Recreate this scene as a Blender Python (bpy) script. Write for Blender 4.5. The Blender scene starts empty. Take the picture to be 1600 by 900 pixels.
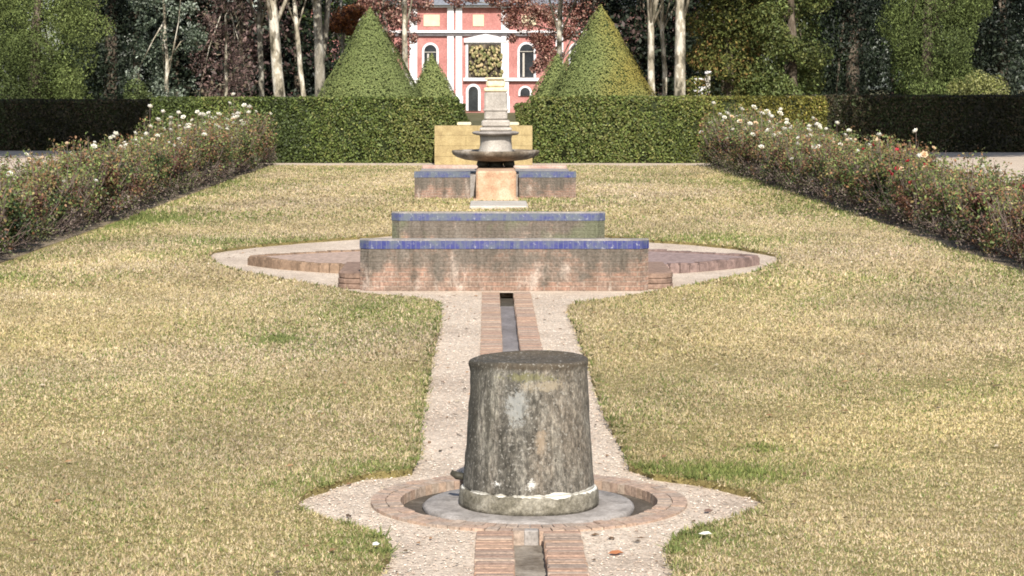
import bpy, math, random
import numpy as np
from mathutils import Vector
from mathutils.geometry import tessellate_polygon

F, HC, HY, VX, CX = 3500.0, 2.0, 135.0, 762.0, -0.18
def G(x, y, z=0.0):
    D = F*(HC-z)/(y-HY)
    return ((x-VX)*D/F+CX, D)
def PX(x, D): return (x-VX)*D/F+CX
def PZ(y, D): return HC-(y-HY)*D/F

sc = bpy.context.scene
col = sc.collection
rng = np.random.default_rng(7)
random.seed(7)

# ------------------------------------------------------------------ materials
def lin(r, g, b):
    f = lambda c: ((c/255+0.055)/1.055)**2.4 if c > 10 else c/255/12.92
    return (f(r), f(g), f(b))

def new_mat(name):
    m = bpy.data.materials.new(name); m.use_nodes = True
    nt = m.node_tree; nt.nodes.clear()
    out = nt.nodes.new('ShaderNodeOutputMaterial')
    b = nt.nodes.new('ShaderNodeBsdfPrincipled')
    b.inputs['Specular IOR Level'].default_value = 0.25
    nt.links.new(b.outputs[0], out.inputs[0])
    return m, nt, b, out

def N(nt, t, **kw):
    n = nt.nodes.new(t)
    for k, v in kw.items():
        if k in n.inputs: n.inputs[k].default_value = v
        else: setattr(n, k, v)
    return n

def coords(nt, scale=(1, 1, 1), rot=(0, 0, 0), kind='Object'):
    tc = N(nt, 'ShaderNodeTexCoord'); mp = N(nt, 'ShaderNodeMapping')
    mp.inputs['Scale'].default_value = scale; mp.inputs['Rotation'].default_value = rot
    nt.links.new(tc.outputs[kind], mp.inputs[0]); return mp.outputs[0]

def ramp(nt, fac, stops):
    r = N(nt, 'ShaderNodeValToRGB'); e = r.color_ramp.elements
    while len(e) < len(stops): e.new(0.5)
    for i, (p, c) in enumerate(stops):
        e[i].position = p; e[i].color = (*c[:3], 1)
    nt.links.new(fac, r.inputs[0]); return r.outputs[0]

def mixc(nt, fac, a, b, mode='MIX'):
    m = N(nt, 'ShaderNodeMix', data_type='RGBA', blend_type=mode)
    if isinstance(fac, (int, float)): m.inputs[0].default_value = fac
    else: nt.links.new(fac, m.inputs[0])
    for s, v in ((6, a), (7, b)):
        if isinstance(v, tuple): m.inputs[s].default_value = (*v[:3], 1)
        else: nt.links.new(v, m.inputs[s])
    return m.outputs[2]

def bump(nt, bsdf, h, strength, dist):
    bp = N(nt, 'ShaderNodeBump'); bp.inputs['Strength'].default_value = strength
    bp.inputs['Distance'].default_value = dist
    nt.links.new(h, bp.inputs['Height']); nt.links.new(bp.outputs[0], bsdf.inputs['Normal'])

def noise(nt, vec, scale, detail=6, rough=0.6):
    n = N(nt, 'ShaderNodeTexNoise'); n.inputs['Scale'].default_value = scale
    n.inputs['Detail'].default_value = detail; n.inputs['Roughness'].default_value = rough
    nt.links.new(vec, n.inputs['Vector']); return n.outputs['Fac']

def noisy(name, stops, scale, rough=0.85, bs=0.4, bd=0.01, vscale=(1, 1, 1), fine=None, spec=0.2):
    m, nt, b, out = new_mat(name)
    v = coords(nt, vscale)
    n1 = noise(nt, v, scale, 8, 0.65)
    c = ramp(nt, n1, stops)
    n2 = noise(nt, coords(nt), fine or scale*9, 4, 0.7)
    c = mixc(nt, 1.0, c, ramp(nt, n2, [(0.25, (0.62,)*3), (0.75, (1.25,)*3)]), 'MULTIPLY')
    nt.links.new(c, b.inputs['Base Color'])
    b.inputs['Roughness'].default_value = rough
    b.inputs['Specular IOR Level'].default_value = spec
    bump(nt, b, n2, bs, bd)
    return m

def mat_attr(name, rough=0.6, transl=0.0, spec=0.2, grain=0):
    m, nt, b, out = new_mat(name)
    a = N(nt, 'ShaderNodeVertexColor'); a.layer_name = 'Col'
    c = a.outputs[0]
    if grain:
        n = noise(nt, coords(nt), grain, 6, 0.7)
        c = mixc(nt, 1.0, c, ramp(nt, n, [(0.28, (0.5,)*3), (0.72, (1.35,)*3)]), 'MULTIPLY')
        bump(nt, b, n, 0.5, 0.006)
    nt.links.new(c, b.inputs['Base Color'])
    b.inputs['Roughness'].default_value = rough
    b.inputs['Specular IOR Level'].default_value = spec
    if transl:
        t = N(nt, 'ShaderNodeBsdfTranslucent'); nt.links.new(c, t.inputs[0])
        mx = N(nt, 'ShaderNodeMixShader'); mx.inputs[0].default_value = transl
        nt.links.new(b.outputs[0], mx.inputs[1]); nt.links.new(t.outputs[0], mx.inputs[2])
        nt.links.new(mx.outputs[0], out.inputs[0])
    return m

LEAF = mat_attr('leaf', 0.55, 0.22, 0.3)
NEEDLE = mat_attr('needle', 0.7, 0.12, 0.15)
BLADE = mat_attr('grass_blade', 0.7, 0.25, 0.15)
PETAL = mat_attr('petal', 0.5, 0.2, 0.2)
PEBBLE = mat_attr('pebble', 0.9, 0, 0.15)
BRICKA = mat_attr('brick_paver', 0.9, 0, 0.15, grain=45)
TWIG = noisy('twig', [(0.3, (0.08, 0.055, 0.045)), (0.7, (0.2, 0.14, 0.12))], 9)
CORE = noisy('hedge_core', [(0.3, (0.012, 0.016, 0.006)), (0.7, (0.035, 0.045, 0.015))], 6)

def gravel_mat(name, base):
    m, nt, b, out = new_mat(name)
    v = coords(nt)
    vo = N(nt, 'ShaderNodeTexVoronoi'); vo.inputs['Scale'].default_value = 85; nt.links.new(v, vo.inputs['Vector'])
    sep = N(nt, 'ShaderNodeSeparateColor'); nt.links.new(vo.outputs['Color'], sep.inputs[0])
    c = ramp(nt, sep.outputs[0], [(0, tuple(x*0.62 for x in base)), (0.3, tuple(x*0.92 for x in base)), (0.75, base), (1, tuple(min(.8, x*1.3) for x in base))])
    big = noise(nt, v, 1.3, 5)
    c = mixc(nt, 1.0, c, ramp(nt, big, [(0.3, (0.78, 0.74, 0.70)), (0.6, (1.06, 1.04, 1.0))]), 'MULTIPLY')
    mid = noise(nt, v, 9, 5)
    c = mixc(nt, 1.0, c, ramp(nt, mid, [(0.3, (0.8, 0.78, 0.76)), (0.55, (1.0, 1.0, 1.0))]), 'MULTIPLY')
    nt.links.new(c, b.inputs['Base Color']); b.inputs['Roughness'].default_value = 0.95
    inv = N(nt, 'ShaderNodeMath', operation='SUBTRACT'); inv.inputs[0].default_value = 1
    nt.links.new(vo.outputs['Distance'], inv.inputs[1])
    bump(nt, b, inv.outputs[0], 0.6, 0.006)
    return m
GRAVEL = gravel_mat('gravel', (0.58, 0.49, 0.405))

def lawn_mat():
    m, nt, b, out = new_mat('dry_turf')
    v = coords(nt)
    n1 = noise(nt, v, 0.9, 6); n2 = noise(nt, v, 60, 4, 0.8)
    c = ramp(nt, n1, [(0.3, (0.24, 0.20, 0.08)), (0.55, (0.31, 0.25, 0.11)), (0.75, (0.36, 0.29, 0.15))])
    c = mixc(nt, 1.0, c, ramp(nt, n2, [(0.3, (0.4, 0.4, 0.35)), (0.7, (1.2, 1.2, 1.15))]), 'MULTIPLY')
    nt.links.new(c, b.inputs['Base Color']); b.inputs['Roughness'].default_value = 1
    bump(nt, b, n2, 0.8, 0.015)
    return m
TURF = lawn_mat()
SOIL = noisy('soil', [(0.3, (0.18, 0.14, 0.09)), (0.7, (0.34, 0.27, 0.19))], 5, 1, 0.8, 0.03)
WOODS = noisy('woodland_floor', [(0.3, (0.06, 0.06, 0.025)), (0.5, (0.12, 0.11, 0.05)), (0.7, (0.20, 0.16, 0.09))], 0.5, 1, 0.6, 0.05, fine=12)

def brick_wall_mat(name, stain=1.0, off=0.0, moss=False):
    """weathered brick face, courses along x, dark lichen at the top, pinker near the foot"""
    m, nt, b, out = new_mat(name)
    tc = N(nt, 'ShaderNodeTexCoord')
    sp = N(nt, 'ShaderNodeSeparateXYZ'); nt.links.new(tc.outputs['Object'], sp.inputs[0])
    add = N(nt, 'ShaderNodeMath', operation='ADD'); nt.links.new(sp.outputs[0], add.inputs[0]); nt.links.new(sp.outputs[1], add.inputs[1])
    cb = N(nt, 'ShaderNodeCombineXYZ'); nt.links.new(add.outputs[0], cb.inputs[0]); nt.links.new(sp.outputs[2], cb.inputs[1])
    br = N(nt, 'ShaderNodeTexBrick'); nt.links.new(cb.outputs[0], br.inputs['Vector'])
    br.inputs['Scale'].default_value = 1; br.inputs['Brick Width'].default_value = 0.26; br.inputs['Row Height'].default_value = 0.047
    br.inputs['Mortar Size'].default_value = 0.006; br.inputs['Mortar Smooth'].default_value = 0.3
    br.inputs['Color1'].default_value = (0.34, 0.205, 0.15, 1); br.inputs['Color2'].default_value = (0.24, 0.17, 0.13, 1)
    br.inputs['Mortar'].default_value = (0.36, 0.29, 0.235, 1)
    v = coords(nt); vs = coords(nt, (1, 1, 0.5))
    c = br.outputs['Color']
    c = mixc(nt, ramp(nt, noise(nt, v, 12, 6, .75), [(0.4, (0, 0, 0)), (0.6, (.75,)*3)]), c, (0.23, 0.165, 0.13))
    # pale salts
    c = mixc(nt, ramp(nt, noise(nt, vs, 5.5, 8, 0.7), [(0.52, (0, 0, 0)), (0.62, (.7,)*3)]), c, (0.48, 0.40, 0.34))
    # grey lichen growing stronger towards the top
    zr = N(nt, 'ShaderNodeMapRange'); zr.inputs['From Min'].default_value = 0.02; zr.inputs['From Max'].default_value = 0.34
    zr.inputs['To Min'].default_value = -0.16+off; zr.inputs['To Max'].default_value = 0.08+off*.5
    nt.links.new(sp.outputs[2], zr.inputs[0])
    ad = N(nt, 'ShaderNodeMath', operation='ADD'); nt.links.new(noise(nt, v, 4.2, 8, 0.7), ad.inputs[0]); nt.links.new(zr.outputs[0], ad.inputs[1])
    c = mixc(nt, ramp(nt, ad.outputs[0], [(0.42, (0, 0, 0)), (0.56, (0.85*stain,)*3)]), c, (0.135, 0.12, 0.10))
    streak = noise(nt, coords(nt, (1, 1, .12)), 6, 6, .7)
    c = mixc(nt, 1.0, c, ramp(nt, streak, [(0.35, (.62, .62, .6)), (0.55, (1.05,)*3)]), 'MULTIPLY')
    if moss: c = mixc(nt, ramp(nt, noise(nt, v, 1.6, 4, .6), [(0.5, (0, 0, 0)), (0.6, (.6,)*3)]), c, (0.14, 0.16, 0.09))
    fine = noise(nt, v, 38, 5, 0.7)
    c = mixc(nt, 1.0, c, ramp(nt, fine, [(0.28, (0.45,)*3), (0.72, (1.4,)*3)]), 'MULTIPLY')
    nt.links.new(c, b.inputs['Base Color']); b.inputs['Roughness'].default_value = 0.95
    sub = N(nt, 'ShaderNodeMath', operation='SUBTRACT'); nt.links.new(fine, sub.inputs[0]); nt.links.new(br.outputs['Fac'], sub.inputs[1])
    bump(nt, b, sub.outputs[0], 0.6, 0.008)
    return m
BRICKWALL = brick_wall_mat('weathered_brick')
MOSSWALL = brick_wall_mat('mossy_brick', 1.0, .12, True)

def tile_mat(nm, shift):
    m, nt, b, out = new_mat(nm)
    tc = N(nt, 'ShaderNodeTexCoord')
    sp = N(nt, 'ShaderNodeSeparateXYZ'); nt.links.new(tc.outputs['Object'], sp.inputs[0])
    cb = N(nt, 'ShaderNodeCombineXYZ'); nt.links.new(sp.outputs[0], cb.inputs[0]); nt.links.new(sp.outputs[1], cb.inputs[1])
    br = N(nt, 'ShaderNodeTexBrick'); nt.links.new(cb.outputs[0], br.inputs['Vector'])
    br.offset = 0
    br.inputs['Scale'].default_value = 1; br.inputs['Brick Width'].default_value = 0.048; br.inputs['Row Height'].default_value = 0.5
    br.inputs['Mortar Size'].default_value = 0.004
    br.inputs['Color1'].default_value = (0.03, 0.038, 0.17, 1); br.inputs['Color2'].default_value = (0.055, 0.06, 0.20, 1)
    br.inputs['Mortar'].default_value = (0.10, 0.11, 0.20, 1)
    v = coords(nt)
    c = mixc(nt, ramp(nt, noise(nt, v, 5, 7, 0.7), [(0.46-shift, (0, 0, 0)), (0.64-shift, (0.85,)*3)]), br.outputs['Color'], (0.12, 0.14, 0.15))
    c = mixc(nt, ramp(nt, noise(nt, v, 23, 5, 0.7), [(0.58, (0, 0, 0)), (0.70, (0.9,)*3)]), c, (0.36, 0.36, 0.38))
    nt.links.new(c, b.inputs['Base Color']); b.inputs['Roughness'].default_value = 0.35
    b.inputs['Specular IOR Level'].default_value = 0.5
    bump(nt, b, noise(nt, v, 18, 4), 0.2, 0.004)
    return m
TILE = tile_mat('blue_glazed_tile', 0); OLDTILE = tile_mat('worn_blue_tile', .08)

def lime(nt, c, z, v, zm, wid):
    # broken white lime line around the joint
    a = N(nt, 'ShaderNodeMath', operation='SUBTRACT'); nt.links.new(z, a.inputs[0]); a.inputs[1].default_value = .089
    ab = N(nt, 'ShaderNodeMath', operation='ABSOLUTE'); nt.links.new(a.outputs[0], ab.inputs[0])
    s_ = N(nt, 'ShaderNodeMath', operation='MULTIPLY_ADD'); nt.links.new(ab.outputs[0], s_.inputs[0]); s_.inputs[1].default_value = -20
    n1 = noise(nt, coords(nt, (1, 1, .2)), 9, 5, .6); nt.links.new(n1, s_.inputs[2])
    return mixc(nt, ramp(nt, s_.outputs[0], [(0.35, (0, 0, 0)), (0.41, (1, 1, 1))]), c, (0.70, 0.67, 0.60))
def drum_mat():
    """old limestone drum: dark lichen with streaks, pale blue-grey and ochre scabs"""
    m, nt, b, out = new_mat('lichen_stone')
    v = coords(nt); vs = coords(nt, (1, 1, 0.28))
    c = ramp(nt, noise(nt, vs, 7, 9, 0.72), [(0.36, (0.055, 0.050, 0.040)), (0.45, (0.11, 0.10, 0.083)), (0.54, (0.18, 0.165, 0.138)), (0.66, (0.31, 0.29, 0.24))])
    # warm brown side
    c = mixc(nt, ramp(nt, noise(nt, vs, 3.1, 5), [(0.48, (0, 0, 0)), (0.62, (.5,)*3)]), c, (0.15, 0.115, 0.082))
    c = mixc(nt, 1.0, c, ramp(nt, noise(nt, coords(nt, (1, 1, .5)), 55, 5, 0.8), [(0.34, (.35,)*3), (0.5, (.95,)*3), (0.64, (1.9,)*3)]), 'MULTIPLY')
    # pale scab below the rim, a bit left of the middle
    tc = N(nt, 'ShaderNodeTexCoord')
    def blob(cx, cz, sx, sz, colr, thr, amp):
        nonlocal c
        sp = N(nt, 'ShaderNodeMapping'); sp.inputs['Location'].default_value = (-cx/sx, 0.3/0.5, -cz/sz); sp.inputs['Scale'].default_value = (1/sx, 1/0.5, 1/sz)
        nt.links.new(tc.outputs['Object'], sp.inputs[0])
        ln = N(nt, 'ShaderNodeVectorMath', operation='LENGTH'); nt.links.new(sp.outputs[0], ln.inputs[0])
        n = noise(nt, v, 34, 8, 0.85)
        s = N(nt, 'ShaderNodeMath', operation='MULTIPLY_ADD'); nt.links.new(ln.outputs['Value'], s.inputs[0]); s.inputs[1].default_value = -0.30; nt.links.new(n, s.inputs[2])
        c = mixc(nt, ramp(nt, s.outputs[0], [(thr+.03, (0, 0, 0)), (thr+0.08, (amp,)*3)]), c, colr)
    blob(-0.06, 0.50, 0.10, 0.15, (0.32, 0.325, 0.31), 0.31, 0.7)
    blob(0.07, 0.60, 0.19, 0.05, (0.36, 0.30, 0.21), 0.31, 0.6)
    blob(0.05, 0.34, 0.035, 0.09, (0.34, 0.26, 0.18), 0.26, 0.6)
    blob(-0.01, 0.64, 0.24, 0.04, (0.20, 0.19, 0.08), 0.32, 0.6)
    blob(0.005, 0.14, 0.04, 0.05, (0.66, 0.64, 0.58), 0.31, 1.0)
    blob(-0.15, 0.14, 0.05, 0.03, (0.75, 0.73, 0.68), 0.36, 1.0)
    # dark lichen over the top and the rim
    sz = N(nt, 'ShaderNodeSeparateXYZ'); nt.links.new(tc.outputs['Object'], sz.inputs[0])
    c = mixc(nt, ramp(nt, sz.outputs[2], [(0.667, (0, 0, 0)), (0.681, (.85,)*3)]), c, (0.085, 0.066, 0.045))
    # dark run-offs down the left shoulder
    rs = N(nt, 'ShaderNodeMapRange'); rs.inputs['From Min'].default_value = -.28; rs.inputs['From Max'].default_value = -.02; rs.inputs['To Min'].default_value = .16; rs.inputs['To Max'].default_value = -.02
    nt.links.new(sz.outputs[0], rs.inputs[0]); ra = N(nt, 'ShaderNodeMath', operation='ADD'); nt.links.new(rs.outputs[0], ra.inputs[0]); nt.links.new(noise(nt, coords(nt, (1, 1, .1)), 17, 6, .75), ra.inputs[1])
    c = mixc(nt, ramp(nt, ra.outputs[0], [(0.52, (0, 0, 0)), (0.64, (.72,)*3)]), c, (0.05, 0.046, 0.036))
    # pin spots
    c = mixc(nt, ramp(nt, noise(nt, v, 75, 3, 0.6), [(0.58, (0, 0, 0)), (0.68, (0.75,)*3)]), c, (0.34, 0.32, 0.28))
    c = mixc(nt, ramp(nt, noise(nt, v, 48, 3, 0.6), [(0.30, (0.75,)*3), (0.38, (0, 0, 0))]), c, (0.03, 0.026, 0.02))
    c = lime(nt, c, sz.outputs[2], v, .084, .107)
    nt.links.new(c, b.inputs['Base Color']); b.inputs['Roughness'].default_value = 0.8
    bump(nt, b, noise(nt, vs, 45, 7, 0.75), 0.8, 0.012)
    return m
DRUM = drum_mat()
MOAT = noisy('damp_silt', [(0.3, (0.05, 0.04, 0.03)), (0.6, (0.11, 0.09, 0.07)), (0.8, (0.22, 0.19, 0.15))], 9, .9, .5, .006)
LIME = noisy('white_lime', [(0.35, (0.45, 0.42, 0.37)), (0.6, (0.82, 0.8, 0.74))], 14, 0.9, 0.5, 0.006)
GREYSTONE = noisy('grey_stone', [(0.3, (0.17, 0.15, 0.135)), (0.5, (0.31, 0.28, 0.255)), (0.7, (0.44, 0.40, 0.37))], 7, 0.9, 0.5, 0.008)
CEMENT = noisy('channel_cement', [(0.3, (0.14, 0.125, 0.12)), (0.55, (0.24, 0.22, 0.22)), (0.75, (0.33, 0.30, 0.28))], 4, 0.8, 0.4, 0.005, vscale=(1, .4, 1))
DARKSTONE = noisy('dark_stone', [(0.3, (0.025, 0.024, 0.018)), (0.6, (0.075, 0.068, 0.05)), (0.8, (0.20, 0.17, 0.12))], 6, 0.5, 0.4, 0.006)
SAND = noisy('yellow_sandstone', [(0.3, (0.27, 0.20, 0.10)), (0.55, (0.40, 0.31, 0.155)), (0.75, (0.48, 0.39, 0.22))], 4, 0.9, 0.4, 0.01)
PEACH = noisy('peach_stone', [(0.35, (0.40, 0.24, 0.15)), (0.5, (0.52, 0.34, 0.22)), (0.68, (0.60, 0.47, 0.34))], 4.5, 0.9, 0.4, 0.01)
PALESTONE = noisy('pale_stone', [(0.3, (0.40, 0.35, 0.29)), (0.7, (0.58, 0.54, 0.48))], 6, 0.9, 0.4, 0.01)
PINK = noisy('pink_render', [(0.3, (0.36, 0.15, 0.13)), (0.5, (0.44, 0.195, 0.175)), (0.7, (0.51, 0.27, 0.24))], 0.8, 0.9, 0.2, 0.01)
WHITE = noisy('white_render', [(0.3, (0.66, 0.63, 0.64)), (0.7, (0.78, 0.76, 0.76))], 1, 0.8, 0.2, 0.01)
CREAM = noisy('cream_plaster', [(0.3, (0.62, 0.52, 0.34)), (0.7, (0.74, 0.64, 0.45))], 2, 0.8, 0.2, 0.01)
ROOF = noisy('grey_roof', [(0.3, (0.14, 0.15, 0.17)), (0.7, (0.26, 0.27, 0.30))], 1.5, 0.8, 0.4, 0.03, vscale=(3, 1, 1))
GLASS = noisy('dark_glass', [(0.3, (0.015, 0.017, 0.02)), (0.7, (0.05, 0.055, 0.06))], 1, 0.15, 0.0, 0.01, spec=0.5)
BELTSHADOW = noisy('belt_shadow_grey', [(0.3, (0.10, 0.09, 0.095)), (0.7, (0.19, 0.17, 0.17))], 2, 0.9, 0.2, 0.01)
RELIEF = noisy('mossy_relief_stone', [(0.36, (0.07, 0.09, 0.03)), (0.47, (0.22, 0.21, 0.09)), (0.6, (0.55, 0.42, 0.24))], 2.6, 0.9, 0.7, 0.06, fine=7)

def bark_mat(name, a, b_, c_):
    m, nt, b, out = new_mat(name)
    v = coords(nt, (1, 1, 0.45))
    c = ramp(nt, noise(nt, v, 3.2, 4, 0.6), [(0.40, a), (0.47, b_), (0.52, b_), (0.58, c_)])
    vo = N(nt, 'ShaderNodeTexVoronoi'); vo.inputs['Scale'].default_value = 7; nt.links.new(v, vo.inputs['Vector'])
    sep = N(nt, 'ShaderNodeSeparateColor'); nt.links.new(vo.outputs['Color'], sep.inputs[0])
    c = mixc(nt, 1.0, c, ramp(nt, sep.outputs[0], [(0, (0.5,)*3), (0.35, (0.95,)*3), (1, (1.15,)*3)]), 'MULTIPLY')
    nt.links.new(c, b.inputs['Base Color']); b.inputs['Roughness'].default_value = 0.9
    bump(nt, b, noise(nt, v, 14, 6, 0.7), 0.7, 0.03)
    return m
PLANEBARK = bark_mat('mottled_pale_bark', (0.09, 0.08, 0.055), (0.30, 0.265, 0.20), (0.56, 0.52, 0.44))
GREYBARK = bark_mat('grey_bark', (0.08, 0.075, 0.06), (0.22, 0.20, 0.16), (0.36, 0.34, 0.29))
DARKBARK = bark_mat('dark_bark', (0.03, 0.024, 0.018), (0.09, 0.07, 0.05), (0.16, 0.13, 0.10))

# ------------------------------------------------------------------ object helpers
def tag(o, label=None, cat=None, group=None, kind=None):
    if label: o['label'] = label
    if cat: o['category'] = cat
    if group: o['group'] = group
    if kind: o['kind'] = kind
    return o
def empty(name, loc=(0, 0, 0)):
    o = bpy.data.objects.new(name, None); col.objects.link(o); o.location = loc
    o.empty_display_size = 0.2
    return o

class MB:
    def __init__(s): s.v = []; s.f = []; s.mi = []; s.c = []; s.cur = 0; s.colr = (1, 1, 1)
    def add(s, vs, fs):
        k = len(s.v); s.v += [tuple(p) for p in vs]
        s.f += [tuple(i+k for i in f) for f in fs]; s.mi += [s.cur]*len(fs); s.c += [s.colr]*len(vs)
    def box(s, x0, x1, y0, y1, z0, z1, bev=0.0, jit=0.0):
        if bev:
            b = min(bev, (x1-x0)/2.1, (y1-y0)/2.1, (z1-z0)/2.1)
            rings = []
            for z, i in ((z0, b), (z0+b, 0), (z1-b, 0), (z1, b)):
                rings.append([(x0+i+b*(i == 0)*1, y0+i, z), (x1-i-b*(i == 0), y0+i, z), (x1-i, y0+i+b*(i == 0), z), (x1-i, y1-i-b*(i == 0), z),
                              (x1-i-b*(i == 0), y1-i, z), (x0+i+b*(i == 0), y1-i, z), (x0+i, y1-i-b*(i == 0), z), (x0+i, y0+i+b*(i == 0), z)])
            # degenerate duplicates at the capped rings are avoided with a tiny offset
            for q in (0, 3):
                z = z0 if q == 0 else z1
                rings[q] = [(x0+2*b, y0+b, z), (x1-2*b, y0+b, z), (x1-b, y0+2*b, z), (x1-b, y1-2*b, z), (x1-2*b, y1-b, z), (x0+2*b, y1-b, z), (x0+b, y1-2*b, z), (x0+b, y0+2*b, z)]
            vs = [p for r in rings for p in r]
            fs = [tuple(range(7, -1, -1)), tuple(range(24, 32))]
            for r in range(3):
                for i in range(8):
                    j = (i+1) % 8; fs.append((r*8+i, r*8+j, r*8+8+j, r*8+8+i))
            s.add(vs, fs); return
        vs = [(x, y, z) for z in (z0, z1) for y in (y0, y1) for x in (x0, x1)]
        if jit: vs = [(x+random.uniform(-jit, jit), y+random.uniform(-jit, jit), z+random.uniform(-jit, jit)) for x, y, z in vs]
        s.add(vs, [(0, 2, 3, 1), (4, 5, 7, 6), (0, 1, 5, 4), (2, 6, 7, 3), (0, 4, 6, 2), (1, 3, 7, 5)])
    def lathe(s, prof, cx=0, cy=0, n=64, jit=0.0, capb=True, capt=True):
        vs = []; ph = [random.uniform(0, 6) for _ in range(6)]
        for (r, z) in prof:
            for i in range(n):
                a = 2*math.pi*i/n
                rr = r*(1+jit*(math.sin(2*a+ph[0]+z*5)+.7*math.sin(5*a+ph[1]+z*9)+.5*math.sin(11*a+ph[2]-z*21)+.4*math.sin(19*a+ph[3]+z*37)))
                vs.append((cx+rr*math.cos(a), cy+rr*math.sin(a), z+(jit*r*.6*math.sin(3*a+ph[4]) if r > .01 else 0)))
        fs = []
        for k in range(len(prof)-1):
            for i in range(n):
                j = (i+1) % n; fs.append((k*n+i, k*n+j, (k+1)*n+j, (k+1)*n+i))
        if capb: fs.append(tuple(range(n-1, -1, -1)))
        if capt: fs.append(tuple(range((len(prof)-1)*n, len(prof)*n)))
        s.add(vs, fs)
    def prism(s, poly, z0, z1, inset=0.0):
        n = len(poly)
        ar = sum(poly[i][0]*poly[(i+1) % n][1]-poly[(i+1) % n][0]*poly[i][1] for i in range(n))
        if ar < 0: poly = poly[::-1]
        vs = [(x, y, z0) for x, y in poly]+[(x, y, z1) for x, y in poly]
        tris = tessellate_polygon([[Vector((x, y, 0)) for x, y in poly]])
        fs = [(i, (i+1) % n, n+(i+1) % n, n+i) for i in range(n)]
        for t in tris:
            a, b, c = [poly[i] for i in t]
            cr = (b[0]-a[0])*(c[1]-a[1])-(b[1]-a[1])*(c[0]-a[0])
            t = t if cr > 0 else t[::-1]
            fs.append(tuple(i+n for i in t)); fs.append(tuple(reversed(t)))
        s.add(vs, fs)
    def tube(s, pts, rads, n=8, jit=0.0):
        vs = []; fs = []
        for k, (p, r) in enumerate(zip(pts, rads)):
            p = Vector(p)
            d = (Vector(pts[min(k+1, len(pts)-1)])-Vector(pts[max(k-1, 0)])).normalized()
            u = d.cross(Vector((0.3, 1, 0.1))).normalized(); w = d.cross(u)
            for i in range(n):
                a = 2*math.pi*i/n; q = r*(1+random.uniform(-jit, jit))
                vs.append(p+u*q*math.cos(a)+w*q*math.sin(a))
            if k:
                for i in range(n):
                    j = (i+1) % n; fs.append(((k-1)*n+i, (k-1)*n+j, k*n+j, k*n+i))
        fs.append(tuple(range(n))[::-1]); fs.append(tuple(range((len(pts)-1)*n, len(pts)*n)))
        s.add(vs, fs)
    def build(s, name, mats, parent=None, smooth=False, loc=None):
        me = bpy.data.meshes.new(name); me.from_pydata(s.v, [], s.f)
        if not isinstance(mats, (list, tuple)): mats = [mats]
        for m in mats: me.materials.append(m)
        me.polygons.foreach_set('material_index', s.mi)
        if any(c != (1, 1, 1) for c in s.c):
            ca = me.color_attributes.new('Col', 'FLOAT_COLOR', 'POINT')
            ca.data.foreach_set('color', np.array([(*c[:3], 1) for c in s.c], dtype=np.float32).ravel())
        if smooth: me.polygons.foreach_set('use_smooth', [True]*len(me.polygons))
        me.update()
        o = bpy.data.objects.new(name, me); col.objects.link(o)
        if parent: o.parent = parent
        if loc: o.location = loc
        return o

def mesh_arrays(name, V, C, k, mat, parent=None, loc=None, extra=None):
    """V (n*k,3) verts, C (n*k,3) colours, faces of k consecutive verts; extra = (MB, material) joined in front"""
    V = np.asarray(V, np.float32); C = np.asarray(C, np.float32)
    nf = len(V)//k
    fl = np.full(nf, k, np.int32); idx = np.arange(nf*k, dtype=np.int32); mi = np.zeros(nf, np.int32)
    mats = [mat]
    if extra:
        mb, m2 = extra
        ev = np.array(mb.v, np.float32); nv = len(V)
        el = np.array([len(f) for f in mb.f], np.int32); ei = np.array([i+nv for f in mb.f for i in f], np.int32)
        V = np.vstack([V, ev]); C = np.vstack([C, np.full((len(ev), 3), .1, np.float32)])
        fl = np.concatenate([fl, el]); idx = np.concatenate([idx, ei]); mi = np.concatenate([mi, np.ones(len(el), np.int32)])
        mats.append(m2)
    me = bpy.data.meshes.new(name)
    me.vertices.add(len(V)); me.vertices.foreach_set('co', V.ravel())
    me.loops.add(len(idx)); me.loops.foreach_set('vertex_index', idx)
    me.polygons.add(len(fl))
    me.polygons.foreach_set('loop_start', np.concatenate([[0], np.cumsum(fl)[:-1]]).astype(np.int32))
    me.polygons.foreach_set('loop_total', fl)
    for m in mats: me.materials.append(m)
    me.polygons.foreach_set('material_index', mi)
    ca = me.color_attributes.new('Col', 'FLOAT_COLOR', 'POINT')
    ca.data.foreach_set('color', np.hstack([C, np.ones((len(C), 1), np.float32)]).ravel())
    me.update(calc_edges=True)
    o = bpy.data.objects.new(name, me); col.objects.link(o)
    if parent: o.parent = parent
    if loc: o.location = loc
    return o

def wav(P, freq, seed, k=7):
    r = np.random.default_rng(seed); out = np.zeros(len(P))
    for i in range(k):
        d = r.normal(size=P.shape[1]); d /= np.linalg.norm(d)
        out += np.sin(P@d*freq*r.uniform(.6, 1.7)+r.uniform(0, 6.28))
    return out/math.sqrt(k)

def unit(a): return a/np.maximum(np.linalg.norm(a, axis=1, keepdims=True), 1e-6)

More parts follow.
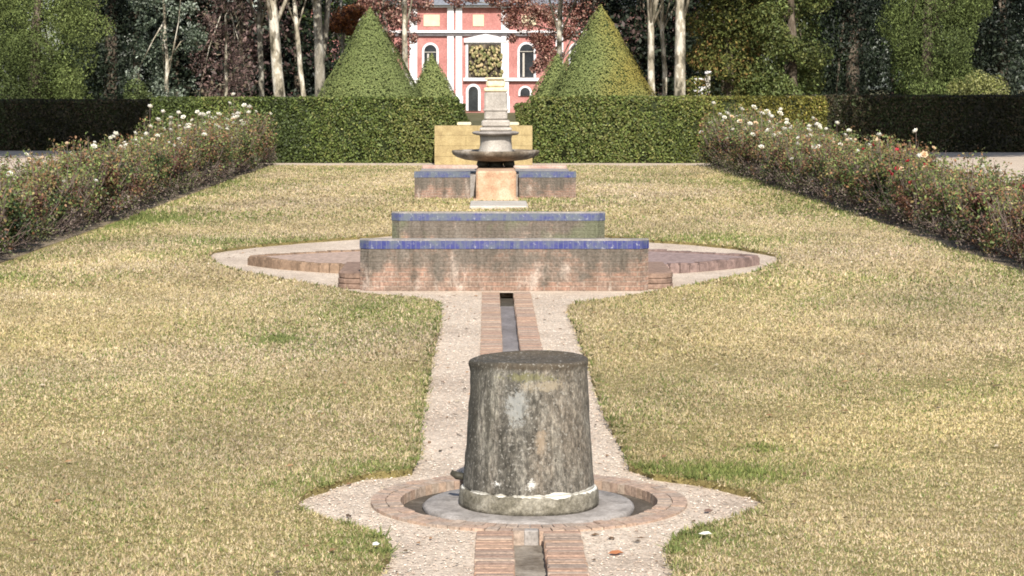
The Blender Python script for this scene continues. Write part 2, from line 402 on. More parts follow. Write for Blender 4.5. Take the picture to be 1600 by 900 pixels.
def leaves(P, Nrm, size, aspect, palette, seed, spread=0.8, droop=0.0, patch=1.2, weights=None, var=0.25):
    """one diamond leaf per point"""
    r = np.random.default_rng(seed); n = len(P)
    nn = unit(Nrm+r.normal(size=(n, 3))*spread)
    t = unit(np.cross(nn, r.normal(size=(n, 3)))); t[:, 2] -= droop; t = unit(t)
    b = unit(np.cross(nn, t))
    L = size*r.uniform(.6, 1.4, (n, 1)); Wd = L*aspect
    V = np.empty((n, 4, 3))
    V[:, 0] = P-t*L*.5; V[:, 2] = P+t*L*.5
    V[:, 1] = P-b*Wd*.5+t*L*.05+nn*L*.08; V[:, 3] = P+b*Wd*.5+t*L*.05+nn*L*.08
    pal = np.array(palette); m = len(pal)
    w = (wav(P, patch, seed+5)*.5+.5)*m*.6+r.normal(size=n)*m*.28+m*.2
    ix = np.clip(w, 0, m-1).astype(int)
    c = pal[ix]*(1+r.normal(size=(n, 1))*var).clip(.45, 1.8)
    return V.reshape(-1, 3), np.repeat(c, 4, axis=0)

def ellipsoid_pts(ells, n, seed, depth=0.35, lump=0.12, lf=3.0, gap=None, zmin=None):
    r = np.random.default_rng(seed)
    E = np.array(ells, float); ar = (E[:, 3]*E[:, 4]+E[:, 4]*E[:, 5]+E[:, 3]*E[:, 5]); ar /= ar.sum()
    ix = r.choice(len(E), n, p=ar)
    d = unit(r.normal(size=(n, 3)))
    e = E[ix]
    rad = 1-depth*r.random(n)**1.6
    P = e[:, :3]+d*e[:, 3:6]*rad[:, None]
    P += d*(lump*wav(P, lf, seed+1))[:, None]*e[:, 3:6].mean(1)[:, None]
    nr = unit(d/e[:, 3:6])
    keep = np.ones(n, bool)
    if gap is not None: keep &= wav(P, gap[0], seed+2) > gap[1]
    if zmin is not None: keep &= P[:, 2] > zmin
    return P[keep], nr[keep]

# ------------------------------------------------------------------ world, sun, camera
ELEV, AZ = math.radians(38), math.radians(5)      # sun stands behind the camera, a little to its right
w = bpy.data.worlds.new('World'); sc.world = w; w.use_nodes = True
nt = w.node_tree; bg = nt.nodes['Background']
sky = nt.nodes.new('ShaderNodeTexSky'); sky.sky_type = 'NISHITA'; sky.sun_disc = False
sky.sun_elevation = ELEV; sky.sun_rotation = math.pi-AZ
sky.air_density = 1.0; sky.dust_density = 1.5
nt.links.new(sky.outputs[0], bg.inputs[0]); bg.inputs[1].default_value = 0.10
sd = bpy.data.lights.new('sun', 'SUN'); sd.energy = 4.4; sd.angle = math.radians(0.5); sd.color = (1, 0.95, 0.86)
so = bpy.data.objects.new('sun', sd); col.objects.link(so)
tosun = Vector((math.sin(AZ)*math.cos(ELEV), -math.cos(AZ)*math.cos(ELEV), math.sin(ELEV)))
so.rotation_euler = tosun.to_track_quat('Z', 'Y').to_euler(); so.location = (10, -20, 30)

cd = bpy.data.cameras.new('camera'); cam = bpy.data.objects.new('camera', cd); col.objects.link(cam)
cam.location = (CX, 0, HC); cam.rotation_euler = (math.radians(90), 0, 0)
cd.sensor_width = 36; cd.lens = 36*F/1600
cd.shift_x = (800-VX)/1600; cd.shift_y = -(450-HY)/1600
cd.clip_end = 3000; cd.clip_start = 0.05
sc.camera = cam
sc.cycles.pixel_filter_type = 'BLACKMAN_HARRIS'; sc.cycles.filter_width = 1.8
sc.view_settings.view_transform = 'Standard'; sc.view_settings.look = 'None'
sc.view_settings.exposure = 0.6; sc.view_settings.gamma = 1

# ------------------------------------------------------------------ ground
m = MB(); m.add([(-900, -300, -.12), (900, -300, -.12), (900, 1500, -.12), (-900, 1500, -.12)], [(0, 1, 2, 3)])
tag(m.build('ground', WOODS), kind='structure')

DX, DY, DR = 0.018, 10.78, 0.76           # drum centre, brick ring outer radius
INR = 0.615
def axis(segs):
    out = []
    for a, b, st in segs:
        k = max(1, round((b-a)/st)); out += [a+(b-a)*i/k for i in range(k)]
    return np.array(out+[segs[-1][1]])
gx = axis([(-40, -8, 4), (-8, -3, .5), (-3, -.15, .05), (-.15, .15, .3), (.15, 3, .05), (3, 8, .5), (8, 40, 4)])
gy = axis([(-3, 8, 1), (8, 13, .05), (13, 26, .13), (26, 73, 1.0)])
XX, YY = np.meshgrid(gx, gy)
ZZ = 0.004*wav(np.stack([XX.ravel(), YY.ravel()], 1), 2.2, 3).reshape(XX.shape)
ZZ[(np.abs(XX) < 1.6) & (YY > 21)] = 0
nx = len(gx); fs = []
for j in range(len(gy)-1):
    yc = (gy[j]+gy[j+1])/2
    for i in range(nx-1):
        xc = (gx[i]+gx[i+1])/2
        if abs(xc) < .14 and yc < 21.7: continue
        if (xc-DX)**2+(yc-DY)**2 < .69**2: continue
        fs.append((j*nx+i, j*nx+i+1, (j+1)*nx+i+1, (j+1)*nx+i))
m = MB(); m.add(list(zip(XX.ravel(), YY.ravel(), ZZ.ravel())), fs)
tag(m.build('gravel_path', GRAVEL, smooth=True), kind='structure')

# lawn outline, traced on the ground
LP = [(595, 900), (604, 882), (609, 866), (600, 850), (570, 836), (520, 823), (480, 808), (458, 795), (480, 779), (520, 763), (570, 748), (620, 746), (640, 742), (652, 728),
      (656, 690), (660, 640), (668, 600), (680, 540), (687, 510), (688, 488), (684, 480), (672, 474), (640, 470), (560, 462), (450, 443), (380, 430), (335, 415), (322, 405),
      (335, 396), (400, 387), (480, 380), (560, 374), (612, 369)]
RP = [(1050, 900), (1045, 880), (1042, 865), (1060, 845), (1120, 826), (1165, 812), (1196, 797), (1188, 785), (1170, 777), (1100, 762), (1020, 750), (985, 737), (972, 705), (950, 660), (930, 610),
      (915, 560), (898, 515), (890, 494), (893, 484), (904, 478), (960, 470), (1013, 463), (1100, 446), (1190, 427), (1221, 410), (1210, 401), (1150, 390), (1080, 383), (1015, 379), (945, 371)]
def densify(pts, st, amp, seed):
    r = random.Random(seed); out = []
    for a, b in zip(pts, pts[1:]):
        d = math.dist(a, b); k = max(1, int(d/st))
        for i in range(k):
            t = i/k; out.append((a[0]+(b[0]-a[0])*t+r.uniform(-amp, amp), a[1]+(b[1]-a[1])*t+r.uniform(-amp, amp)))
    out.append(pts[-1]); return out
def edge(pxs, seed):
    g = [G(*p) for p in pxs]
    g[0] = (g[0][0], 4.0) if False else g[0]
    x0 = g[0][0]
    return densify([(x0, -2)]+g, .09, .012, seed)
XL, XR, YB = -5.60, 5.46, 55.3
EL = edge(LP, 1)+[(-1.0, 30.6), (0, 30.8)]
ER = edge(RP, 2)+[(1.0, 30.6), (0, 30.8)]
polyL = [(XL, -2)]+EL+[(0, YB), (XL, YB)]
polyR = [(XR, -2)]+ER+[(0, YB), (XR, YB)]
m = MB(); m.prism(polyL, -.05, .034); m.prism(polyR, -.05, .034)
tag(m.build('lawn', TURF), kind='structure')

def inside(P, poly):
    c = np.zeros(len(P), bool); x, y = P[:, 0], P[:, 1]
    for (x0, y0), (x1, y1) in zip(poly, poly[1:]+poly[:1]):
        if y0 == y1: continue
        k = (y0 > y) != (y1 > y)
        c ^= k & (x < (x1-x0)*(y-y0)/(y1-y0)+x0)
    return c
def edist(P):
    best = np.full(len(P), 9.)
    for E in (EL, ER):
        Q = np.array(E[:-2:3])
        for i in range(0, len(P), 200000):
            p = P[i:i+200000]
            d = np.full(len(p), 9.)
            for q in Q: d = np.minimum(d, (p[:, 0]-q[0])**2+(p[:, 1]-q[1])**2)
            best[i:i+200000] = np.minimum(best[i:i+200000], np.sqrt(d))
    return best

GREENS = [(435, 538, .16, .28, 1.3), (1190, 710, .10, .14, 1.3), (1350, 512, .25, .3, .8), (590, 742, .3, .25, .9), (1080, 744, .55, .22, 1.3), (1180, 758, .3, .2, 1), (300, 345, 1.1, 1.6, .8),
          (620, 495, .5, .9, .8), (1130, 290, 1.2, 3, .6), (1250, 330, .8, 3, .5), (330, 290, 1, 3, .6), (1130, 378, 1.2, 1.2, .9), (200, 350, .6, 2, .5), (560, 860, .3, .4, .9), (690, 640, .2, 1, .5),
          (60, 440, .9, 1.2, .6), (470, 770, .3, .25, .7), (1080, 850, .25, .3, .9), (470, 383, 1.6, .5, 1.0), (1500, 600, .8, 1, .3), (30, 600, .5, .8, .3)]
BARES = [(50, 468, .7, .5, 1), (180, 420, .7, .8, .4), (330, 470, 1, 1.5, .25), (1330, 400, 1.6, 1.3, .4), (700, 290, 1.5, 3, .4), (1000, 300, 1.5, 3, .4), (500, 300, 1.5, 2.5, .3)]
bands = [(8.6, 12, 17000, .0045, .012), (12, 16, 10500, .0060, .013), (16, 22, 6500, .0085, .016), (22, 33, 3200, .013, .02), (33, 56.5, 1300, .022, .026)]
VV, CC = [], []
straw = np.array([(0.54, 0.435, 0.26), (0.52, 0.41, 0.245), (0.57, 0.475, 0.31), (0.49, 0.37, 0.22), (0.48, 0.415, 0.21), (0.40, 0.345, 0.165), (0.58, 0.47, 0.32)])
green = np.array([(0.19, 0.23, 0.07), (0.24, 0.27, 0.09), (0.30, 0.30, 0.11), (0.15, 0.19, 0.06)])
for bi, (y0, y1, dens, bw, bh) in enumerate(bands):
    hx = min(5.5, .25*y1+.9); n = int(dens*(y1-y0)*2*hx)
    P = np.stack([rng.uniform(-hx, hx, n), rng.uniform(y0, y1, n)], 1)
    P = P[np.abs(P[:, 0]) < .25*P[:, 1]+.9]
    jj = P+rng.normal(0, .016, P.shape); P = P[inside(jj, polyL) | inside(jj, polyR)]
    ed = edist(P); n = len(P)
    g = .15+.13*wav(P*[1, .6], 1.3, 11)+.10*wav(P*[1, .6], 4.5, 12)+.06*wav(P, 17, 13)
    for (x, y, sx, sy, a) in GREENS:
        q = G(x, y); g += a*.6*np.exp(-((P[:, 0]-q[0])/sx)**2-((P[:, 1]-q[1])/sy)**2)
    bare = np.zeros(n)
    for (x, y, sx, sy, a) in BARES:
        q = G(x, y); bare += a*np.exp(-((P[:, 0]-q[0])/sx)**2-((P[:, 1]-q[1])/sy)**2)
    g -= bare*.4
    rim = np.exp(-(ed/.06)**2)
    g += .50*rim*(1+.5*wav(P, 5, 21))
    rowd = np.minimum(np.abs(P[:, 0]-XL), np.abs(P[:, 0]-XR)); g += .35*np.exp(-(rowd/.5)**2)
    isg = rng.random(n) < g
    cs = straw[rng.integers(0, len(straw), n)]; cg = green[rng.integers(0, len(green), n)]
    c = np.where(isg[:, None], cg, cs)
    tone = np.clip(1+.05*wav(P*[1, .35], .8, 30)+.09*wav(P*[1, .5], 2.1, 31)+.07*wav(P, 6, 32)+(.12*wav(P, 42, 34)*wav(P, 29, 35)+.06*wav(P*[1, .5], 95, 36))*min(1, 16/y0), .35, 1.8)
    c = c*(1-.35*rim*(rng.random(n) < .6))[:, None]
    c = c*(tone*rng.uniform(.74, 1.16, n))[:, None]
    c[:, 2] *= 1+.05*wav(P, 1.1, 33)
    c = np.where((bare*.7 > rng.random(n))[:, None], c*[1.15, 1.17, 1.35], c)
    h = bh*rng.uniform(.4, 1.6, n)*(1+.2*wav(P, 3, 41)+.35*np.clip(wav(P, 38, 42), -1, 2))*(1+.6*rim+.5*np.clip(g, 0, 1))
    an = rng.uniform(0, 6.28, n); lean = rng.uniform(.1, 1.9, n)
    ux, uy = np.cos(an), np.sin(an)
    wv = bw*rng.uniform(.7, 1.4, n)
    tri = np.empty((n, 3, 3))
    wa = rng.uniform(0, 6.28, n); wx, wy = np.cos(wa)*wv, np.sin(wa)*wv
    tri[:, 0] = np.stack([P[:, 0]-wx, P[:, 1]-wy, np.full(n, .030)], 1)
    tri[:, 1] = np.stack([P[:, 0]+wx, P[:, 1]+wy, np.full(n, .030)], 1)
    tri[:, 2] = np.stack([P[:, 0]+ux*h*lean, P[:, 1]+uy*h*lean, 0.030+h/np.sqrt(1+lean**2)*1.1], 1)
    VV.append(tri.reshape(-1, 3)); CC.append(np.repeat(c, 3, axis=0))
tag(mesh_arrays('grass', np.vstack(VV), np.vstack(CC), 3, BLADE), 'short dry straw coloured winter grass covering the lawn on both sides of the path', 'grass', kind='stuff')

# loose pebbles on the path
n = 60000
P = np.stack([rng.uniform(-1.7, 1.7, n), rng.uniform(8.6, 21.5, n)], 1)
P = P[rng.random(n) < np.clip(1.5-(P[:, 1]-8.6)/14, .25, 1)]
ok = ~(inside(P, polyL) | inside(P, polyR)) & ~((np.abs(P[:, 0]) < .24)) & (((P[:, 0]-DX)**2+(P[:, 1]-DY)**2) > .775**2)
P = P[ok]; n = len(P)
oc = np.array([(1, 0, 0), (0, 1, 0), (-1, 0, 0), (0, -1, 0), (0, 0, .7), (0, 0, -.7)])
of = np.array([(0, 1, 4), (1, 2, 4), (2, 3, 4), (3, 0, 4)])
sz = rng.uniform(.003, .0075, (n, 1, 1))*rng.uniform(.6, 1.3, (n, 1, 3)); a = rng.uniform(0, 6.28, n)
q = oc[None]*sz+rng.normal(size=(n, 6, 3))*.0008
ca_, sa_ = np.cos(a)[:, None], np.sin(a)[:, None]
q = np.stack([q[..., 0]*ca_-q[..., 1]*sa_, q[..., 0]*sa_+q[..., 1]*ca_, q[..., 2]], 2)
q[..., 0] += P[:, :1]; q[..., 1] += P[:, 1:2]; q[..., 2] += .004
pc = np.array([(0.55, 0.47, 0.38), (0.46, 0.36, 0.28), (0.62, 0.56, 0.48), (0.34, 0.29, 0.24), (0.5, 0.38, 0.30)])[rng.integers(0, 5, n)]*rng.uniform(.7, 1.2, (n, 1))
tri = q[:, of].reshape(-1, 3); tag(mesh_arrays('gravel', tri, np.repeat(pc, 12, axis=0), 3, PEBBLE), 'loose pale pebbles scattered over the gravel path', 'gravel', kind='stuff')

# soil beds below the roses
for (x0, x1) in ((-7.25, XL-.02), (XR+.02, 7.05)):
    m = MB(); m.prism(densify([(x0, 5), (x1, 5), (x1, 56.6), (x0, 56.6), (x0, 5)], .4, .03, 5)[:-1], -.05, .03)
    tag(m.build('flower_bed', SOIL), kind='structure')

# ------------------------------------------------------------------ brick channel
def brickcol(r):
    b = random.choice([(0.37, 0.225, 0.155), (0.33, 0.205, 0.15), (0.39, 0.25, 0.17), (0.30, 0.21, 0.16), (0.39, 0.29, 0.22), (0.29, 0.215, 0.17)])
    k = random.uniform(.9, 1.06); return tuple(x*k*(1-r)+d_*r for x, d_ in zip(b, (.52, .43, .35)))
def channel(name, y0, y1, label):
    t = empty(name, (0, y0, 0))
    for sgn in (-1, 1):
        m = MB(); y = 0
        while y < y1-y0-.02:
            L = min(.043*random.uniform(.9, 1.1), y1-y0-y); dz = random.uniform(-.002, .003)
            m.colr = brickcol(.15); xa, xb = (-.232, -.07) if sgn < 0 else (.07, .232)
            m.box(xa+random.uniform(-.006, .004), xb+random.uniform(-.004, .006), y, y+L, -.06, .012+dz, bev=.003)
            y += L+.005
        m.build('brick_edging', BRICKA, t)
    m = MB(); m.box(-.0695, .0695, 0, y1-y0, -.1, -.052)
    o = m.build('channel_floor', CEMENT if y0 > 8 else noisy('stained_cement', [(0.35, (0.13, 0.105, 0.08)), (0.5, (0.24, 0.205, 0.165)), (0.68, (0.38, 0.335, 0.28))], 5, .9, .5, .006), t)
    tag(t, label, 'water channel')
    return t
c1 = channel('water_channel', 4.5, DY-DR-.005, 'brick edged water channel in the foreground, running up to the stone drum')
c2 = channel('water_channel', DY+DR+.005, 21.68, 'brick edged water channel between the stone drum and the widest blue tiled wall')
m = MB(); m.box(-.0695, .0695, 21.0-c2.location.y-.1, 21.62-c2.location.y, -.0518, -.046)
m.build('dark_end_plate', DARKSTONE, c2)  # thin dark plate over the far end of the channel floor

# round brick ring with sunken moat and a grey slab
t = empty('round_basin', (DX, DY, 0))
m = MB(); nb = 78
for rr0, rr1 in ((.618, .686), (.69, .76)):
    for i in range(nb):
        a0 = 2*math.pi*(i+.04)/nb; a1 = 2*math.pi*(i+.96)/nb
        if rr0 < .65: a0 += .03; a1 += .03
        m.colr = brickcol(.38); dz = random.uniform(-.002, .004)
        pts = [(r*math.cos(a), r*math.sin(a)) for r, a in ((rr0, a0), (rr1, a0), (rr1, a1), (rr0, a1))]
        m.prism(pts, -.09, .012+dz)
m.build('brick_rim', BRICKA, t)
m = MB(); m.lathe([(.001, -.036), (.3, -.036), (.617, -.034), (.617, -.1)], n=64, capb=False, capt=False)
m.build('moat_floor', MOAT, t)
m = MB(); m.lathe([(.505, -.036), (.51, -.018), (.495, -.004), (.40, -.006), (.1, -.006), (.001, -.006)], n=72, jit=.006, capb=False, capt=False)
m.build('stone_slab', GREYSTONE, t, smooth=True)
m = MB(); m.box(-.13, .13, -.70, -.47, -.073, -.009, bev=.01); m.box(-.035, .03, -.765, -.705, -.06, .0135, bev=.004)
m.build('spout_slab', GREYSTONE, t)
tag(t, 'round brick rimmed sunken basin around the foot of the stone drum', 'basin')

# ------------------------------------------------------------------ stone drum
t = empty('stone_drum', (DX, DY, -.006))
prof = []
for i in range(24):
    z = .10+.56*i/23; prof.append((.315-(.315-.278)*i/23+.0008*math.sin(i*1.3), z))
prof += [(.279, .668), (.281, .676), (.282, .686), (.280, .695), (.272, .700), (.258, .698), (.240, .690), (.21, .684), (.16, .680), (.08, .677), (.001, .676)]
m = MB(); m.lathe([(.315, .085)]+prof, n=144, jit=.0022, capt=False)
o = m.build('shaft', DRUM, t, smooth=True)
A = np.empty(len(o.data.vertices)*3, np.float32); o.data.vertices.foreach_get('co', A); A = A.reshape(-1, 3)
rad_ = unit(A*[1, 1, 0]); top_ = np.clip((A[:, 2]-.62)/.07, 0, 1)
dis = .0015*wav(A, 22, 61)+.0012*wav(A, 60, 62)+top_*(.004*wav(A, 14, 63)-.012*np.clip(wav(A, 19, 64)-.7, 0, 1))
ang = np.arctan2(A[:, 1], A[:, 0]); dis += .012*np.exp(-((np.abs(ang)-math.pi)/.35)**2)*np.exp(-((A[:, 2]-.675)/.03)**2)
A += rad_*dis[:, None]; A[:, 2] += top_*(.005*wav(A, 11, 65)-.010*np.clip(wav(A, 16, 66)-.6, 0, 1))
o.data.vertices.foreach_set('co', A.ravel().astype(np.float32)); o.data.update()
m = MB(); m.lathe([(.334, 0), (.337, .02), (.334, .06), (.330, .076), (.318, .086), (.1, .086)], n=96, jit=.003)
def plinth_mat():
    m, nt, b, out = new_mat('plinth_stone'); v = coords(nt)
    c = ramp(nt, noise(nt, v, 11, 8, .75), [(0.33, (0.09, 0.08, 0.055)), (0.5, (0.19, 0.17, 0.13)), (0.68, (0.36, 0.33, 0.27))])
    c = mixc(nt, 1.0, c, ramp(nt, noise(nt, v, 60, 4, .8), [(0.3, (.5,)*3), (0.65, (1.4,)*3)]), 'MULTIPLY')
    tc = N(nt, 'ShaderNodeTexCoord'); sz = N(nt, 'ShaderNodeSeparateXYZ'); nt.links.new(tc.outputs['Object'], sz.inputs[0])
    c = lime(nt, c, sz.outputs[2], v, .084, .1)
    nt.links.new(c, b.inputs['Base Color']); b.inputs['Roughness'].default_value = .9
    bump(nt, b, noise(nt, v, 40, 6, .75), .8, .01); return m
m.build('plinth', plinth_mat(), t, smooth=True)
m = MB(); m.tube([(-.30, .06, .115), (-.345, .07, .12), (-.375, .08, .135)], [.018, .02, .012], 8, .1); m.build('dark_stub', DARKSTONE, t, smooth=True)  # short dark stub low on the left of the drum
tag(t, 'squat tapered stone drum blotched with grey lichen, standing in the round brick basin', 'stone drum')

# ------------------------------------------------------------------ tiled brick walls and the star of low brickwork
def tiled_wall(name, x0, x1, y, d, h, th, label, ch=.09, top=GREYSTONE, body=None):
    t = empty(name, ((x0+x1)/2, y, 0)); w_ = (x1-x0)/2
    outline = lambda e, tt=0: [(-w_-e, ch-e*.4), (-w_+ch-e*.4, -e), (w_-ch+e*.4, -e), (w_+e, ch-e*.4), (w_+e, d+e), (-w_-e, d+e)]
    m = MB(); m.prism(outline(0), -.06, h-th-.003); m.build('brick_body', body or BRICKWALL, t)
    m = MB(); m.prism(outline(.006), h-th, h-.012); m.build('tile_band', OLDTILE if body else TILE, t)
    m = MB(); m.prism(outline(.004), h-.012, h); m.build('coping', top, t)
    return tag(t, label, 'garden wall', 'blue tiled brick walls across the axis')
tiled_wall('tiled_wall', -1.43, 1.395, 21.88, .17, .505, .092, 'widest brick wall with a bright blue tiled top, closest to the stone drum')
tiled_wall('tiled_wall', -1.32, 1.215, 26.6, .17, .505, .10, 'middle brick wall with a faded blue tiled top, standing between the other two', body=MOSSWALL)
# third: front of a paved raised basin split by the fountain pedestal
t = empty('raised_basin', (-.05, 39.15, 0))
for a, b in ((-1.41, -.44), (.42, 1.41)):
    m = MB(); m.box(a, b, 0, .3, -.06, .405); m.build('front_wall', BRICKWALL, t)
    m = MB(); m.box(a-.006, b+.006, -.006, .3, .408, .505); m.build('tile_band', OLDTILE, t)
m = MB(); m.box(-1.38, 1.38, .303, 3.4, -.06, .44); m.box(-.437, .417, .2, .303, -.06, .42); m.build('paved_top', GREYSTONE, t)
m = MB(); m.box(-1.38, -.2, 3.4, 3.75, -.06, .50, bev=.02); m.box(-.19, 1.38, 3.4, 3.75, -.06, .495, bev=.02)
m.build('back_kerb', noisy('pink_kerb', [(0.3, (0.38, 0.22, 0.18)), (0.7, (0.52, 0.42, 0.34))], 2.5), t)
tag(t, 'farthest blue tiled brick basin, its front wall split by the peach stone pedestal', 'basin')

# low brick star around the widest wall
def gpoly(pxs): return [G(*p) for p in pxs]
LOWB = mat_attr('low_brick', .92, 0, .15, grain=16)
def low_brick(side, label):
    t = empty('low_brick_plinth', (side*2.1, 24.7, 0))
    ox, oy = t.location.x, t.location.y
    tip = 2.82
    pts = []
    for i in range(17):
        k = i/16; pts.append((1.1+(tip-1.1)*k, 25.1-1.22*(1-k**2.6)))
    for i in range(1, 14):
        k = 1-i/13; pts.append((1.1+(tip-1.1)*k, 25.1+1.3*(1-k)**.7))
    pts = [(side*x-ox, y-oy) for x, y in pts]
    m = MB()
    m.colr = (0.42, 0.31, 0.25) if side < 0 else (0.30, 0.22, 0.20)
    m.prism(pts, -.06, .085)
    # rounded bullnose bricks along the edge
    L = densify([(p[0], p[1]) for p in pts[:30]], .13, .004, 9)
    for a, b in zip(L, L[1:]):
        kk = random.uniform(.8, 1.2); m.colr = tuple(x*kk for x in ((0.26, 0.18, 0.125) if side < 0 else (0.24, 0.17, 0.15))); d = math.dist(a, b)
        if d < .02: continue
        u = ((b[0]-a[0])/d, (b[1]-a[1])/d); nn = (-u[1]*.055, u[0]*.055); g_ = .004
        q = [(a[0]+u[0]*g_+nn[0], a[1]+u[1]*g_+nn[1]), (b[0]-u[0]*g_+nn[0], b[1]-u[1]*g_+nn[1]), (b[0]-u[0]*g_-nn[0], b[1]-u[1]*g_-nn[1]), (a[0]+u[0]*g_-nn[0], a[1]+u[1]*g_-nn[1])]
        dz = random.uniform(-.006, .008); m.prism(q, -.06, .082+dz)
        cxq = sum(p[0] for p in q)/4; cyq = sum(p[1] for p in q)/4
        m.prism([(cxq+(p[0]-cxq)*.82, cyq+(p[1]-cyq)*.72) for p in q], .0822+dz, .104+dz)
    m.build('platform', LOWB, t)
    m = MB(); cx = 1.46
    for k in range(4):
        kk = random.uniform(.85, 1.15); m.colr = tuple(x*kk for x in (0.25, 0.17, 0.13))
        z0_, z1_ = (-.05, .0, .052, .104)[k], (-.003, .049, .101, .165)[k]; r1 = .205+random.uniform(-.006, .006)
        m.lathe([(r1-.006, z0_), (r1, z0_+.008), (r1, z1_-.012), (r1-(.06 if k == 3 else .006), z1_)], cx=side*cx-ox, cy=22.28-oy, n=22, jit=.008)
        m.box(side*cx-ox-.2, side*cx-ox+.2, 22.30-oy, 23.5-oy, z0_+.002, z1_-.004, bev=.006)
    m.build('corner_block', LOWB, t)
    return tag(t, label, 'brick plinth', 'low brick points of the star shaped base')
low_brick(-1, 'low pinkish brick point jutting left from behind the widest tiled wall')
low_brick(1, 'low purplish brick point jutting right from behind the widest tiled wall')

# ------------------------------------------------------------------ bowl fountain
t = empty('tiered_fountain', (-.035, 39.0, 0))
CY = 1.12
m = MB(); m.box(-.345, .345, -.62, 1.5, -.05, .55, bev=.03); m.box(-.40, .40, -.66, .14, -.05, .07, bev=.02); m.build('pedestal', PEACH, t)
for s_ in (-1, 1):
    m = MB(); m.lathe([(.001, .551), (.075, .555), (.105, .60), (.095, .66), (.04, .70), (.001, .705)], cx=s_*.235, cy=CY-.1, n=16, jit=.03, capb=False, capt=False)
    m.build('scroll', DARKSTONE, t, smooth=True)
m = MB(); m.lathe([(.17, .551), (.15, .57), (.13, .60), (.15, .64), (.22, .66), (.001, .66)], cy=CY, n=40, jit=.01); m.build('neck', DARKSTONE, t, smooth=True)
m = MB(); m.lathe([(.10, .655), (.34, .665), (.56, .69), (.70, .735), (.765, .785), (.785, .825), (.785, .85), (.765, .858), (.73, .85), (.70, .83), (.55, .79), (.3, .77), (.001, .76)], cy=CY, n=72, jit=.006, capt=False)
m.build('bowl', noisy('bowl_stone', [(0.3, (0.07, 0.055, 0.04)), (0.5, (0.19, 0.15, 0.11)), (0.66, (0.46, 0.41, 0.35))], 3.2, .8, .5, .01), t, smooth=True)
FST = noisy('weathered_fountain_stone', [(0.3, (0.30, 0.27, 0.24)), (0.55, (0.44, 0.40, 0.355)), (0.75, (0.56, 0.52, 0.46))], 5, .9, .6, .015)
m = MB(); m.lathe([(.33, .77), (.31, .84), (.285, .95), (.28, 1.06), (.29, 1.12)], cy=CY, n=32, jit=.012); m.build('lower_shaft', FST, t, smooth=True)
m = MB(); m.lathe([(.31, 1.122), (.40, 1.14), (.425, 1.165), (.42, 1.185), (.36, 1.20)], cy=CY, n=40, jit=.01); m.build('collar', GREYSTONE, t, smooth=True)
def cbox(mb, w_, z0, z1, bv): mb.box(-w_, w_, CY-w_, CY+w_, z0, z1, bev=bv)
m = MB(); cbox(m, .285, 1.202, 1.27, .02); cbox(m, .255, 1.272, 1.40, .03); cbox(m, .205, 1.402, 1.90, .025); cbox(m, .225, 1.56, 1.60, .01); m.build('upper_shaft', FST, t)
m = MB(); cbox(m, .215, 1.902, 1.98, .02); cbox(m, .17, 1.982, 2.12, .03); cbox(m, .20, 2.122, 2.16, .01); m.build('capital', CREAM, t)
tag(t, 'tall stone fountain with a wide dark bowl on a peach stone pedestal', 'fountain')
m = MB(); m.box(-.47, .47, 35.9, 37.55, -.05, .085, bev=.015); o = m.build('stone_step', PALESTONE)
tag(o, 'flat pale stone slab in the grass before the peach fountain pedestal', 'stone slab')

# sandstone block
t = empty('sandstone_wall', (-.28, 56.9, 0))
m = MB()
for r_ in range(4):
    zz = -.05+.27*r_; xs = [-1.25, -.45+(r_ % 2)*.3, .3+(r_ % 2)*.35, 1.24]
    for a, b in zip(xs, xs[1:]): m.box(a, b-.003, .0+random.uniform(0, .005), .6, zz, min(zz+.267, 1.0), bev=.004)
m.build('block_courses', SAND, t)
for xc in (-.5, .72):
    m = MB(); m.box(xc-.18, xc+.18, .02, .5, 1.002, 1.09, bev=.02); m.build('cap_stone', CREAM, t)
tag(t, 'yellow sandstone block wall behind the bowl of the fountain', 'stone wall')

